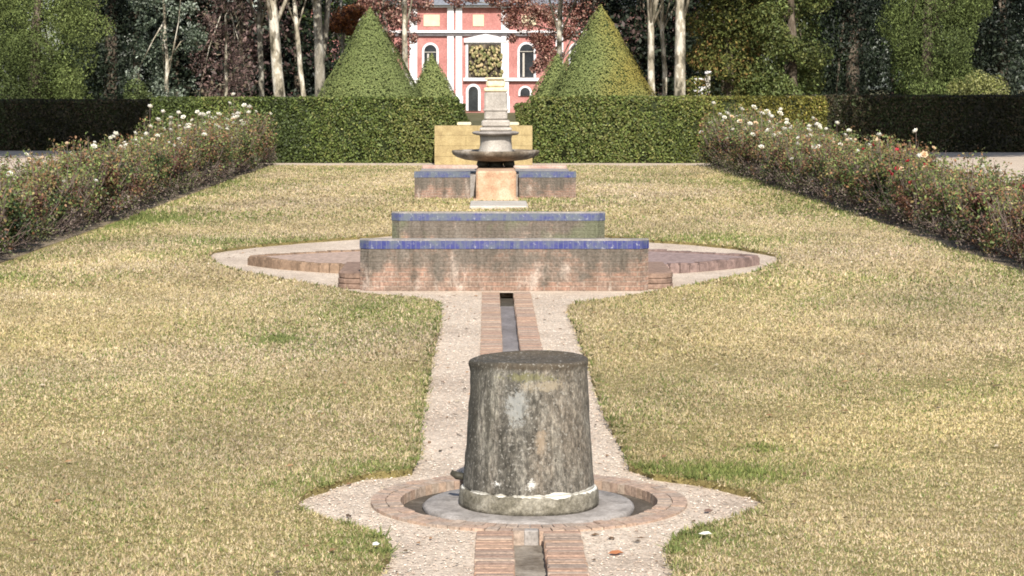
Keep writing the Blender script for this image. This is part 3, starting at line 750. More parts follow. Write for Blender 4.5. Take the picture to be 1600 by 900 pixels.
# ------------------------------------------------------------------ hedges
HEDGE = [(0.055, 0.075, 0.022), (0.085, 0.115, 0.03), (0.115, 0.155, 0.037), (0.15, 0.185, 0.048), (0.185, 0.19, 0.06)]
HEDGEW = [(0.06, 0.08, 0.02), (0.09, 0.12, 0.025), (0.14, 0.17, 0.04), (0.19, 0.18, 0.045), (0.21, 0.15, 0.05)]
HEDGESHADE = [(0.03, 0.028, 0.016), (0.05, 0.05, 0.022), (0.08, 0.06, 0.035), (0.06, 0.08, 0.03)]  # darker hedge leaves, tree shade put into their colour
def hedge(x0, x1, y0, y1, h, pal, label, dens=1700, seed=1, rough=.085, size=.066, gold=None):
    r = np.random.default_rng(seed); t = empty('clipped_hedge', ((x0+x1)/2, (y0+y1)/2, 0)); ox, oy = t.location.x, t.location.y
    sides = []
    def face(n, fn, nrm):
        u, v = r.random(n), r.random(n); P = fn(u, v); sides.append((P, np.tile(nrm, (n, 1))))
    wx, wy = x1-x0, y1-y0
    face(int(wx*h*dens), lambda u, v: np.stack([x0+u*wx, np.full_like(u, y0), v*h], 1), (0, -1, 0))
    face(int(wx*wy*dens*.6), lambda u, v: np.stack([x0+u*wx, y0+v*wy, np.full_like(u, h)], 1), (0, 0, 1))
    face(int(wx*h*dens*.15), lambda u, v: np.stack([x0+u*wx, np.full_like(u, y1), v*h], 1), (0, 1, 0))
    for xx, s_ in ((x0, -1), (x1, 1)):
        face(int(wy*h*dens*.8), lambda u, v: np.stack([np.full_like(u, xx), y0+u*wy, v*h], 1), (s_, 0, 0))
    P = np.vstack([a for a, b in sides]); Nn = np.vstack([b for a, b in sides])
    bulge = rough*.5*wav(P, 5.5, seed+3)+rough*.45*wav(P, 14, seed+4)
    dd = np.where(Nn[:, 2:3] > 0, .25, 1)
    P = P+Nn*(bulge[:, None]*dd)-Nn*(r.random((len(P), 1))**1.5*.10)*dd+r.normal(size=P.shape)*.012
    keep = (wav(P, 6, seed+6) > -2.1) | (Nn[:, 2] > .5)
    P, Nn = P[keep], Nn[keep]; P -= [ox, oy, 0]
    V, C = leaves(P, Nn, size, .55, pal, seed, .75, patch=1.7, var=.3)
    if gold: # warmer leaf colour over part of the hedge
        k = np.exp(-((V[:, 0]+ox-gold[0])/gold[1])**2)[:, None]; C = C*(1-k)+C*np.array([1.5, 1.05, .8])*k
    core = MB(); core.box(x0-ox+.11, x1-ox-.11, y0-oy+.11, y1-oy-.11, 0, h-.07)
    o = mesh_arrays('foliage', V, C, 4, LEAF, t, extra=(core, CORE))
    return tag(t, label, 'hedge', 'clipped hedges across the end of the lawn')
hedge(-8.95, -.97, 58.3, 59.5, 1.70, HEDGE, 'long bright green clipped hedge to the left of the sandstone block wall', seed=11)
hedge(1.02, 8.62, 58.3, 59.5, 1.72, HEDGE, 'long bright green clipped hedge to the right of the sandstone block wall', seed=12, gold=(7.6, 1.9))
hedge(-20, -10.25, 69.5, 70.8, 1.57, HEDGESHADE, 'brownish shaded clipped hedge at the left edge behind the white roses', dens=1000, seed=13, size=.08)
hedge(9.0, 21.5, 68, 69.2, 1.71, HEDGESHADE, 'nearly black shaded clipped hedge at the right edge behind the roses', dens=1000, seed=14, size=.08)
hedge(-2.6, -.80, 62, 63.0, 1.50, HEDGE, 'short lower hedge end in the gap left of the fountain column', seed=15)
hedge(.62, 2.6, 62, 63.0, 1.50, HEDGE, 'short lower hedge end in the gap right of the fountain column', seed=16)

# ------------------------------------------------------------------ topiary pyramids
YEW = [(0.145, 0.17, 0.065), (0.165, 0.20, 0.07), (0.175, 0.21, 0.075), (0.20, 0.225, 0.08)]
YEWCORE = noisy('yew_core', [(0.3, (0.05, 0.065, 0.02)), (0.7, (0.09, 0.11, 0.035))], 6)
def pyramid(xc, D, ztip, slope, n, label, gold=0, seed=1, size=.055):
    t = empty('topiary_pyramid', (xc, D, 0)); r = np.random.default_rng(seed)
    u = r.random(n*3)
    z = ztip*(1-np.sqrt(u)); z = z[z > .25][:n]; n = len(z)
    a = r.uniform(0, 6.28, n)
    sq = 1/np.maximum(np.abs(np.cos(a+.3)), np.abs(np.sin(a+.3)))**.35   # softly four-sided
    R = ((ztip-z)*slope+.07*np.clip((ztip-z)*3, 0, 1))*sq
    P = np.stack([R*np.cos(a), R*np.sin(a), z], 1)
    Nn = unit(np.stack([np.cos(a), np.sin(a), np.full(n, slope)], 1))
    P += Nn*(.022*wav(P, 2.0, seed)+.03*wav(P, 6, seed+1)-.05*r.random(n)+.10*(r.random(n) > .985))[:, None]
    V, C = leaves(P, Nn, size, .5, YEW, seed, .22, patch=.8, var=.09)
    if gold:
        k = 1/(1+np.exp(-(V[:, 0]-.05)*6)); k *= np.clip(.75+.4*wav(V, 2.5, 7), 0, 1); k = (k*gold)[:, None]
        C = C*(1-k)+C*np.array([1.55, 1.08, .75])*k
    core = MB(); core.lathe([((ztip-.25)*slope*.97, .25), (.02, ztip-.10)], n=32)
    mesh_arrays('foliage', V, C, 4, NEEDLE, t, extra=(core, YEWCORE))
    m = MB(); m.tube([(0, 0, -.1), (0, 0, .4)], [.12, .1], 8); m.build('trunk', DARKBARK, t)
    return tag(t, label, 'topiary', 'clipped yew pyramids')
pyramid(-3.46, 62.5, 4.22, .54, 45000, 'large all green clipped pyramid left of the pink building front', seed=21)
pyramid(2.98, 62.5, 4.30, .55, 45000, 'large clipped pyramid with a yellowed right flank, right of the pink building front', gold=1, seed=22)
pyramid(-1.97, 72, 3.1, .50, 12000, 'small clipped pyramid tucked against the big green one, before the left arched window', seed=23, size=.065)
pyramid(2.06, 72, 3.1, .56, 12000, 'small clipped pyramid tucked against the left flank of the yellowed one', seed=24, size=.065)

# ------------------------------------------------------------------ rose bushes
RPAL = [(0.03, 0.05, 0.02), (0.06, 0.09, 0.03), (0.10, 0.145, 0.045), (0.15, 0.17, 0.055), (0.19, 0.14, 0.06), (0.21, 0.11, 0.06), (0.17, 0.075, 0.05), (0.12, 0.06, 0.045)]
RTOP = [(0.12, 0.16, 0.05), (0.18, 0.22, 0.07), (0.24, 0.20, 0.08), (0.26, 0.14, 0.07)]
def bloom_mesh(name, cols, R):
    vs, cs = [], []
    for ring, (rr, el, k) in enumerate(((1, .25, 6), (.8, .8, 5), (.5, 1.2, 4))):
        for i in range(k):
            a = 2*math.pi*i/k+ring*.5; d = Vector((math.cos(a), math.sin(a), 0)); s_ = Vector((-d.y, d.x, 0))
            tip = d*R*rr*math.cos(el)*1.0+Vector((0, 0, R*(.3+rr*math.sin(el)))); mid = d*R*rr*.6+Vector((0, 0, R*.25*(1+ring)))
            vs += [Vector((0, 0, 0)), mid-s_*R*.45*rr, tip, mid+s_*R*.45*rr]
            c = cols[random.randrange(len(cols))]; cs += [c]*4
    o = mesh_arrays(name, [tuple(v) for v in vs], cs, 4, PETAL); me = o.data
    bpy.data.objects.remove(o); return me
BW = bloom_mesh('rose_bloom', [(0.82, 0.80, 0.72), (0.8, 0.76, 0.62), (0.84, 0.82, 0.78)], .062)
BC = bloom_mesh('rose_bloom', [(0.78, 0.62, 0.40), (0.72, 0.52, 0.36)], .052)
BR = bloom_mesh('rose_bloom', [(0.42, 0.03, 0.05), (0.5, 0.05, 0.07)], .04)

def rose_proto(seed, blooms):
    r = random.Random(seed); rn = np.random.default_rng(seed)
    t = empty('rose_bush'); m = MB(); tips = []
    for i in range(34):
        a = r.uniform(0, 6.28); b = r.uniform(0, .35); h = r.uniform(.7, 1.12); sp = r.uniform(.1, .62)
        p0 = (math.cos(a)*b*.6, math.sin(a)*b*.6, -.02); p3 = (math.cos(a)*sp, math.sin(a)*sp, h)
        p1 = (p0[0]*.7+p3[0]*.3+r.uniform(-.07, .07), p0[1]*.7+p3[1]*.3+r.uniform(-.07, .07), h*.38)
        p2 = (p0[0]*.3+p3[0]*.7+r.uniform(-.07, .07), p0[1]*.3+p3[1]*.7+r.uniform(-.07, .07), h*.72)
        m.tube([p0, p1, p2, p3], [.011, .009, .007, .004], 4); tips.append(p3)
        for k in range(2):
            q = [p1, p2][k]; e = (q[0]+r.uniform(-.2, .2), q[1]+r.uniform(-.2, .2), q[2]+r.uniform(.05, .28)); m.tube([q, e], [.006, .003], 3)
    for i in range(9):      # long shoots standing clear of the bush
        a = r.uniform(0, 6.28); q0 = (math.cos(a)*.15, math.sin(a)*.15, .3); q1 = (math.cos(a)*.28, math.sin(a)*.28, .85); q2 = (math.cos(a)*r.uniform(.25, .5), math.sin(a)*r.uniform(.25, .5), r.uniform(1.05, 1.36))
        m.tube([q0, q1, q2], [.008, .006, .004], 4); tips.append(q2)
    for i in range(26):     # low side canes
        a = r.uniform(0, 6.28); q0 = (math.cos(a)*.1, math.sin(a)*.1, 0); q1 = (math.cos(a)*.34, math.sin(a)*.34, r.uniform(.1, .3)); q2 = (math.cos(a)*.55, math.sin(a)*.55, r.uniform(.2, .55))
        m.tube([q0, q1, q2], [.009, .007, .004], 4)
    m.build('canes', noisyT, t)
    n = 4600
    hk = r.uniform(.78, 1.08); ells = [(r.uniform(-.40, .40), r.uniform(-.40, .40), r.uniform(.28, .92)*hk, r.uniform(.10, .25), r.uniform(.10, .25), r.uniform(.10, .24)) for _ in range(26)]
    P, Nn = ellipsoid_pts(ells, n, seed, depth=.9, lump=.15, lf=9, gap=(8, -.35), zmin=.06)
    V, C = leaves(P, Nn, .05, .6, RPAL, seed, 1.0, patch=4, var=.35)
    # lower scraggly leaves, greyed purple
    n2 = 1700; P2 = np.stack([rn.uniform(-.52, .52, n2), rn.uniform(-.52, .52, n2), rn.uniform(.02, .45, n2)], 1); P2 = P2[wav(P2, 8, seed+9) > -.3]; n2 = len(P2)
    V2, C2 = leaves(P2, rn.normal(size=(n2, 3)), .04, .5, [(0.13, 0.10, 0.085), (0.18, 0.13, 0.115), (0.12, 0.12, 0.06), (0.27, 0.22, 0.18), (0.16, 0.17, 0.07)], seed+1, 1, var=.35)
    # shoot-top leaves
    P3 = np.array([(p[0]+rn.normal(0, .05), p[1]+rn.normal(0, .05), p[2]+rn.uniform(-.22, .08)) for p in tips for _ in range(18)])
    V3, C3 = leaves(P3, rn.normal(size=P3.shape)+[0, 0, .5], .05, .6, RTOP, seed+2, .8, patch=4, var=.35)
    mesh_arrays('foliage', np.vstack([V, V2, V3]), np.vstack([C, C2, C3]), 4, LEAF, t)
    r.shuffle(tips)
    for k, me in enumerate(blooms):
        p = tips[k]; o = bpy.data.objects.new('bloom', me); col.objects.link(o); o.parent = t
        o.location = (p[0], p[1], p[2]+r.uniform(0.02, .36)**1.0); o.rotation_euler = (r.uniform(.2, 1.1), r.uniform(-.5, .5), r.uniform(-.6, .6)); s_ = r.uniform(.85, 1.4); o.scale = (s_,)*3
        mm = MB(); q = o.location; mm.tube([p, (q[0], q[1], q[2])], [.005, .004], 3); mm.build('flower_stalk', noisyT, t)
    return t
noisyT = noisy('rose_cane', [(0.3, (0.10, 0.075, 0.06)), (0.55, (0.18, 0.135, 0.115)), (0.75, (0.28, 0.23, 0.20))], 7)
def kids(o): return [c for c in o.children]
protos = {}
kinds = {'w': [BW]*3, 'c': [BW, BC, BW], 'r': [BR, BR, BR, BC], 'n': [], 'o': [BW], 'W': [BW]*4+[BC]*1}
keys = list(kinds)
for i, k in enumerate(keys):
    protos[k] = [rose_proto(100+i*10+j, kinds[k]) for j in range(2)]
labels = {'w': 'leafy rose bush with several white blooms', 'c': 'rose bush with white and apricot blooms', 'r': 'rose bush with small red blooms',
          'n': 'rose bush without any open bloom', 'o': 'rose bush with a single white bloom', 'W': 'tall rose bush crowded with white blooms'}
used = set()
def copy_tree(o):
    c = o.copy(); col.objects.link(c)
    for ch in kids(o):
        d = ch.copy(); col.objects.link(d); d.parent = c
    return c
def place_rose(k, x, y, side, i, sz=1.0):
    v = i % 2; p = protos[k][v]
    if (k, v) in used: t = copy_tree(p)
    else: t = p; used.add((k, v))
    t.location = (x-(.30*max(0, y-32)/24 if side > 0 else 0), y, .02); t.rotation_euler = (0, 0, random.uniform(0, 6.28)); s_ = sz*random.uniform(.93, 1.08); t.scale = (s_*1.05, s_*1.05, s_)
    tag(t, labels[k]+(' in the row left of the lawn' if side < 0 else ' in the row right of the lawn'), 'rose bush', 'rose bushes in the row left of the lawn' if side < 0 else 'rose bushes in the row right of the lawn')
seqL = 'onwononcownowcnwwwcwWwWWw'; seqR = 'nnonrnocrwrcowcnwWwWWWWwW'
for side, x0, seq in ((-1, XL, seqL), (1, XR, seqR)):
    y = 19.2; i = 0
    while y < 56.3:
        k = seq[min(int((y-19.2)/37.2*len(seq)), len(seq)-1)]
        place_rose(k, x0+side*(.42+random.uniform(-.05, .08)), y, side, i, (.70+.30*min(1, (y-19)/32))*random.uniform(.84, 1.10))
        place_rose(random.choice('nnocc' if y < 40 else 'owwcW'), x0+side*(1.2+random.uniform(-.08, .08)), y+.4, side, i+1, (.60+.32*min(1, (y-19)/32))*random.uniform(.85, 1.08))
        y += 1.0+random.uniform(-.12, .14); i += 1

# ------------------------------------------------------------------ pink building
BD = 180.0
def bx_(x): return PX(x, BD)
def bz_(y): return PZ(y, BD)
t = empty('pink_building', (bx_(760), BD, 0)); OX = bx_(760)
def bbox(mb, x0, x1, y0, y1, d0, d1): mb.box(bx_(x0)-OX, bx_(x1)-OX, -d0, d1, bz_(y1), bz_(y0))
m = MB(); bbox(m, 455, 1100, 12, 176, 0, 10); m.build('wall', PINK, t)
m = MB(); bbox(m, 450, 1105, 8.5, 12, .5, 10.2); bbox(m, 450, 1105, 47.5, 51.5, .32, -.002); m.build('moulding', WHITE, t)
m = MB(); bbox(m, 450, 1105, 51.6, 56.5, .2, -.002); m.build('belt_shadow_strip', BELTSHADOW, t)  # dark strip standing in for the shadow below the white moulding
# roof
m = MB(); x0, x1 = bx_(447)-OX, bx_(1108)-OX; z0 = bz_(8.3); m.add([(x0, -.8, z0), (x1, -.8, z0), (x1, 11, z0), (x0, 11, z0), (x0+3, 5, z0+3.5), (x1-3, 5, z0+3.5)], [(0, 3, 2, 1), (0, 1, 5, 4), (1, 2, 5), (2, 3, 4, 5), (3, 0, 4)]); m.build('roof', ROOF, t)
for (a, b) in ((699, 709), (712, 722), (783, 795), (640, 652), (868, 880), (930, 942), (560, 572)):
    m = MB(); bbox(m, a, b, 12.2, 47.3, .22, -.003); bbox(m, a, b, 56.7, 172, .22, -.003); bbox(m, a-1.5, b+1.5, 150, 176, .3, -.003); m.build('pilaster', WHITE, t)
for (a, b) in ((662, 687), (739, 756), (815, 838)):
    f = MB(); bbox(f, a, b, 23, 41, .06, -.003); o = f.build('plaster_panel', CREAM, t)
def arch(mb, x0, x1, ytop, ybot, d0, d1, n=14):
    xa, xb = bx_(x0)-OX, bx_(x1)-OX; r_ = (xb-xa)/2; zt = bz_(ytop)-r_; zb = bz_(ybot)
    pts = [(xa, zb), (xb, zb)]+[((xa+xb)/2+r_*math.cos(math.pi*i/n), zt+r_*math.sin(math.pi*i/n)) for i in range(n+1)]
    k = len(pts); vs = [(x, -d0, z) for x, z in pts]+[(x, d1, z) for x, z in pts]
    mb.add(vs, [tuple(range(k)), tuple(range(2*k-1, k-1, -1))]+[(i, i+k, (i+1) % k+k, (i+1) % k) for i in range(k)])
def window(x0, x1, y0, y1, nm='arched_window', fr=3.5, bars=True):
    f = MB(); arch(f, x0-fr, x1+fr, y0-fr, y1, .12, -.004); o = f.build(nm, WHITE, t)
    g_ = MB(); arch(g_, x0, x1, y0, y1-.3, .15, -.08); g_.build('pane', GLASS, o)
    if bars:
        b = MB(); xm = (x0+x1)/2; bbox(b, x0+4.5, x0+7.5, y0+14, y1-1, .19, -.152); bbox(b, x0+.5, x1-.5, y0+11, y0+12, .20, -.153); b.build('glazing_bar', PALESTONE, o)
window(663, 682, 70, 121); window(812, 834, 69, 121); window(892, 914, 69, 121); window(590, 612, 69, 121)
window(732, 747, 135, 173, 'arched_door', 4, False); window(813, 828, 137, 150, 'low_window', 3, False)
m = MB(); bbox(m, 724, 842, 121.6, 126.5, .35, -.005); bbox(m, 640, 698, 121.6, 125, .3, -.005); m.build('sill_course', WHITE, t)
nf = MB(); bbox(nf, 725, 792, 60, 66.5, .28, -.004); bbox(nf, 727.5, 789, 66.8, 121.4, .05, -.004)
xa, xb, zb, zt = bx_(727)-OX, bx_(791)-OX, bz_(59.8), bz_(53)
nf.add([(xa, -.26, zb), (xb, -.26, zb), ((xa+xb)/2, -.26, zt), (xa, -.01, zb), (xb, -.01, zb), ((xa+xb)/2, -.01, zt)], [(0, 1, 2), (5, 4, 3), (0, 2, 5, 3), (1, 4, 5, 2), (0, 3, 4, 1)])
nf = nf.build('niche', WHITE, t)
m = MB(); bbox(m, 731.5, 786, 69, 121, .09, -.054); m.build('niche_back', DARKBARK, nf)
r_ = random.Random(5); m = MB()
for i in range(170):
    cx = bx_(r_.uniform(734, 784))-OX; cz = bz_(r_.uniform(72, 119)); s_ = r_.uniform(.05, .15)
    m.lathe([(s_*math.sin(math.pi*k/6)+.001, cz+s_*1.25*-math.cos(math.pi*k/6)) for k in range(7)], cx=cx, cy=-.2-r_.uniform(0, .18), n=9, jit=.08, capb=False, capt=False)
m.build('carved_relief', RELIEF, nf, smooth=True)
tag(t, 'pink rendered building with white pilasters, arched windows and a grey roof', 'building')

# pale gate pillar glimpsed between the trees
gx_, gD = PX(1098, 95), 95
t = empty('gate_pillar', (gx_, gD, 0)); k = gD/F
m = MB(); m.box(5*k, 12*k, 0, .3, 0, PZ(116, gD), bev=.02); m.build('post', PALESTONE, t)
m = MB(); m.box(3.5*k, 13.5*k, -.04, .34, PZ(115.5, gD), PZ(111, gD), bev=.02); m.build('cap', WHITE, t)
m = MB(); m.box(-14*k, 4.8*k, .04, .26, 0, PZ(135, gD), bev=.01); m.box(-14*k, 4.8*k, .0, .3, PZ(126, gD), PZ(122, gD), bev=.02); m.box(-13*k, -10*k, .05, .25, PZ(134.8, gD), PZ(126.2, gD)); m.build('low_wall', WHITE, t)
tag(t, 'pale stone gate pillar with a low wall, right of the mottled trunks', 'gate pillar')

# ------------------------------------------------------------------ trees
LIGHTGREEN = [(0.07, 0.09, 0.03), (0.10, 0.13, 0.04), (0.13, 0.165, 0.052), (0.16, 0.195, 0.065)]
OLIVE = [(0.05, 0.06, 0.018), (0.09, 0.11, 0.03), (0.14, 0.15, 0.045), (0.20, 0.17, 0.05), (0.25, 0.15, 0.06)]
GREYGREEN = [(0.05, 0.07, 0.045), (0.12, 0.15, 0.10), (0.22, 0.26, 0.20), (0.32, 0.36, 0.30)]
DARKSHADE = [(0.008, 0.013, 0.009), (0.013, 0.020, 0.012), (0.022, 0.033, 0.018), (0.036, 0.048, 0.028)]  # dark evergreen greens, deepened further by shade put into the colour
MIDG = [(0.03, 0.05, 0.015), (0.06, 0.09, 0.025), (0.10, 0.14, 0.04)]
COPPER = [(0.16, 0.06, 0.045), (0.24, 0.10, 0.075), (0.34, 0.18, 0.13), (0.44, 0.29, 0.22), (0.28, 0.14, 0.12)]
ORANGE = [(0.22, 0.08, 0.03), (0.30, 0.12, 0.04), (0.16, 0.07, 0.04)]
PURPLE = [(0.12, 0.08, 0.075), (0.18, 0.12, 0.11), (0.26, 0.17, 0.15), (0.16, 0.13, 0.09)]

def tree(name, xp, D, label, cat='tree', lean=0.0, r0=.2, height=9, bark=GREYBARK, crown=None, palette=DARKSHADE, n=6000, size=.14, aspect=.5, seed=1, droop=0, gap=None, depth=.5, lump=.14, lf=2.5, spread=.8, mat=None, group=None, patch=1.2, limbs=6, x=None, fork=None, zmin=.3):
    rr = random.Random(seed); xx = PX(xp, D) if x is None else x
    t = empty(name, (xx, D, 0))
    m = MB(); k = 9; pts = []; rad = []
    bx, by = rr.uniform(-.06, .06)*height*.2, rr.uniform(-.1, .1)
    for i in range(k):
        f_ = i/(k-1); z = -.2+f_*height
        pts.append((lean*z+bx*math.sin(f_*5)+(rr.uniform(-.04, .04)), by*math.sin(f_*4), z)); rad.append(r0*(1-.62*f_)*(1.35 if i == 0 else 1))
    m.tube(pts, rad, 12, .07)
    cr = crown or []
    for i in range(limbs):
        b0 = pts[rr.randint(3, k-2)]
        if cr:
            e = rr.choice(cr); e = (e[0]+rr.uniform(-.5, .5)*e[3], e[1]+rr.uniform(-.5, .5)*e[4], e[2]+rr.uniform(-.4, .4)*e[5])
        else: e = (b0[0]+rr.uniform(-1.5, 1.5), rr.uniform(-1, 1), b0[2]+rr.uniform(.8, 2))
        mid = ((b0[0]+e[0])/2+rr.uniform(-.2, .2), (b0[1]+e[1])/2, (b0[2]+e[2])/2+.25)
        m.tube([b0, mid, e], [r0*.35, r0*.22, r0*.07], 7, .05)
    if fork:
        m.tube([pts[fork[0]], (pts[fork[0]][0]+fork[1]*.5, 0.1, pts[fork[0]][2]+1.0), (pts[fork[0]][0]+fork[1], 0.1, pts[fork[0]][2]+2.6)], [r0*.6, r0*.55, r0*.4], 9, .05)
    m.build('trunk', bark, t, smooth=True)
    if cr:
        P, Nn = ellipsoid_pts(cr, n, seed, depth, lump, lf, gap, zmin)
        V, C = leaves(P, Nn, size, aspect, palette, seed, spread, droop, patch=patch, var=.32)
        mesh_arrays('crown', V, C, 4, mat or LEAF, t)
    return tag(t, label, cat, group)

def lobes(n, rx, ry, z0, z1, s, seed, cx=0, taper=0):
    r = random.Random(seed); out = []
    for i in range(n):
        f_ = (i+.5)/n; z = z0+(z1-z0)*f_; k = 1-taper*abs(f_*2-1)**2
        a = r.uniform(0, 6.28); q = r.uniform(.3, 1)**.5
        out.append((cx+math.cos(a)*rx*q*k, math.sin(a)*ry*q*k, z, s*r.uniform(.7, 1.3), s*r.uniform(.7, 1.3), s*r.uniform(.6, 1.1)))
    return out

# big pale green evergreens at both sides
tree('evergreen_tree', 60, 75, 'big mossy green evergreen filling the top left corner above the hedge', r0=.25, height=8, bark=DARKBARK, palette=LIGHTGREEN,
     crown=[(0, 0, 3.6, 1.95, 1.6, 2.6), (-1.1, .2, 2.0, 1.5, 1.4, 1.6), (.2, 0, 5.6, 2.1, 1.8, 2.5)]+lobes(16, 1.7, 1.2, 1.0, 5.5, .8, 31), n=52000, size=.085, aspect=.4, droop=.4, seed=31, lump=.05, lf=4, depth=.35, mat=NEEDLE, limbs=2)
tree('evergreen_tree', 1452, 76, 'big pale green drooping evergreen at the right, above the blackish hedge', r0=.25, height=9, bark=DARKBARK, palette=LIGHTGREEN,
     crown=[(0, 0, 3.6, 1.5, 1.4, 2.2), (.1, 0, 5.8, 1.9, 1.7, 2.5), (.5, 0, 1.9, 1.1, 1.1, 1.3)]+lobes(18, 1.5, 1.2, 1.3, 6.2, .65, 32), n=46000, size=.10, aspect=.35, droop=1.0, seed=32, lump=.08, lf=4, depth=.45, gap=(3.6, -1.35), mat=NEEDLE, limbs=3)
# second-line trees
tree('dark_conifer', 172, 84, 'blackish shaded conifer in the gap beside the mossy green evergreen at the left', r0=.3, height=10, bark=DARKBARK, palette=DARKSHADE,
     crown=[(0, 0, 3.4, 1.2, 1.2, 3.2), (0, 0, 7, 1.8, 1.8, 3)]+lobes(10, 1.0, 1, 1, 6, .7, 33), n=14000, size=.15, aspect=.4, droop=.6, seed=33)
tree('silver_leaved_tree', 262, 78, 'loose silvery grey leaved small tree above the left hedge', r0=.09, height=6, lean=-.02, bark=PLANEBARK, palette=GREYGREEN,
     crown=lobes(26, 1.15, .8, 1.0, 6, .46, 34), n=9000, size=.11, aspect=.5, seed=34, gap=(5, -.5), depth=.8)
tree('bare_shrub', 352, 79, 'reddish brown twiggy tree between the silvery tree and the pale leaning trunk', r0=.07, height=6, bark=PLANEBARK, palette=PURPLE,
     crown=lobes(24, .95, .6, 1.0, 6, .42, 35), n=6500, size=.10, aspect=.25, droop=.8, seed=35, gap=(6, -.3), depth=.95, limbs=12)
# plane trees: trunks seen, crowns above the frame
def plane(xp, D, r0, lean, seed, label, bark=PLANEBARK, fork=None, crown=True, **kw):
    return tree('plane_tree', xp, D, label, lean=lean, r0=r0, height=11, bark=bark, palette=COPPER,
                crown=lobes(16, 3.0, 2.4, 7.0, 13, 1.4, seed) if crown else None, n=9000, size=.24, aspect=.7, seed=seed, depth=.7, gap=(2.5, -.4), limbs=9, fork=fork, group='mottled plane trees behind the hedge', **kw)
plane(443, 75, .22, -.075, 41, 'leaning plane tree with a bright cream trunk, left of the big green pyramid')
plane(503, 78, .21, -.045, 42, 'upright grey mottled plane tree just left of the big green pyramid', bark=GREYBARK, fork=(2, .3))
plane(486, 76, .10, -.10, 43, 'thin pale leaning trunk between the cream and the grey mottled trunks')
plane(412, 80, .12, -.02, 44, 'slim grey trunk just left of the leaning cream trunk', bark=GREYBARK)
plane(640, 84, .13, -.025, 45, 'slim white trunk at the left corner of the pink building')
plane(1016, 76, .14, -.02, 46, 'slim pale trunk rising beside the yellowed pyramid', fork=(3, .35))
plane(1062, 75, .22, .015, 47, 'stout pale mottled trunk between the yellowed pyramid and the gate pillar')
plane(1040, 79, .10, -.03, 48, 'thin white trunk between two mottled trunks right of the yellowed pyramid')
plane(878, 86, .13, .01, 49, 'slim pale trunk behind copper leaves above the yellowed pyramid')
tree('copper_leaved_tree', 850, 100, 'tree with copper brown leaves hanging before the right of the pink building', r0=.2, height=10, x=4.6, bark=GREYBARK, palette=COPPER,
     crown=[(PX(x_, 100)-4.6, 0, PZ(y_, 100), s_, .9, s_*.75) for x_, y_, s_ in ((800, 5, .7), (830, 15, .8), (860, 30, .9), (885, 50, .8), (850, 60, .55), (870, 85, .5), (905, 20, 1), (820, 42, .4), (790, 25, .35), (770, 0, .5), (740, -2, .4), (715, 3, .35), (800, 60, .25), (795, 35, .3), (855, 95, .45), (838, 108, .35), (848, 75, .5), (835, 60, .35), (865, 110, .4), (808, 30, .35), (845, 20, .5), (815, -5, .6), (900, -30, 1.8), (840, -40, 1.6), (842, 98, .3))],
     n=21000, size=.11, aspect=.6, seed=51, gap=(4.5, -.9), depth=.9, limbs=9)
tree('copper_leaved_tree', 600, 98, 'tree with dull red leaves showing left of the pink building', r0=.15, height=9, bark=GREYBARK, palette=COPPER,
     crown=[(PX(x_, 98)-PX(600, 98), 0, PZ(y_, 98), s_, .8, s_*.9) for x_, y_, s_ in ((605, 20, .8), (625, 40, .5), (590, -10, 1), (640, 5, .55), (610, 60, .6), (628, 80, .4), (650, -5, .5), (700, -4, .3), (668, 5, .35), (648, 30, .3), (645, 60, .3), (570, 10, .5))],
     n=6000, size=.13, aspect=.6, seed=52, gap=(4.5, -.7), depth=.9, limbs=6)
tree('orange_leaved_tree', 535, 92, 'rust orange foliage behind the left shoulder of the big green pyramid', r0=.12, height=6, bark=GREYBARK, palette=ORANGE,
     crown=[(PX(x_, 92)-PX(535, 92), 0, PZ(y_, 92), s_, .8, s_*.7) for x_, y_, s_ in ((540, 28, .6), (525, 40, .5), (555, 18, .4), (548, 45, .4))], n=3500, size=.12, seed=53, limbs=3)
tree('evergreen_tree', 1140, 78, 'olive green evergreen touched with orange, right of the gate pillar', r0=.2, height=8, bark=DARKBARK, palette=OLIVE,
     crown=[(0, 0, 4.2, 1.1, 1.1, 1.8), (.4, .2, 2.2, .9, 1, 1.3)]+lobes(20, 1.35, 1, 1.2, 6.5, .6, 36), n=26000, size=.12, aspect=.4, droop=.5, seed=36, gap=(4, -1.1), depth=.6, mat=NEEDLE, limbs=3)
tree('evergreen_tree', 1236, 77, 'mid green bushy evergreen above the golden end of the right hedge', r0=.2, height=8, bark=DARKBARK, palette=OLIVE[:3]+LIGHTGREEN[1:3],
     crown=lobes(26, 1.1, .9, 1.4, 6.5, .6, 37), n=20000, size=.12, aspect=.45, droop=.3, seed=37, gap=(4, -1.0), depth=.6, limbs=3)
tree('dark_conifer', 1330, 84, 'blackish shaded conifer in the deep gap left of the pale drooping evergreen', r0=.3, height=10, bark=DARKBARK, palette=DARKSHADE,
     crown=[(0, 0, 3.4, 1.5, 1.2, 3.2), (0, 0, 7, 2, 1.8, 3)]+lobes(10, 1.3, 1, 1, 6, .7, 38), n=14000, size=.15, aspect=.4, droop=.8, seed=38)
tree('dark_conifer', 1568, 82, 'dark grey green conifer at the right edge of the view', r0=.25, height=10, bark=DARKBARK, palette=DARKSHADE+[(0.07, 0.085, 0.06)],
     crown=[(0, 0, 3.6, 1.1, 1.2, 2.6), (.3, 0, 7, 2, 1.8, 3)]+lobes(12, 1.2, 1, 2, 6, .7, 39), n=14000, size=.15, aspect=.4, droop=.5, seed=39)
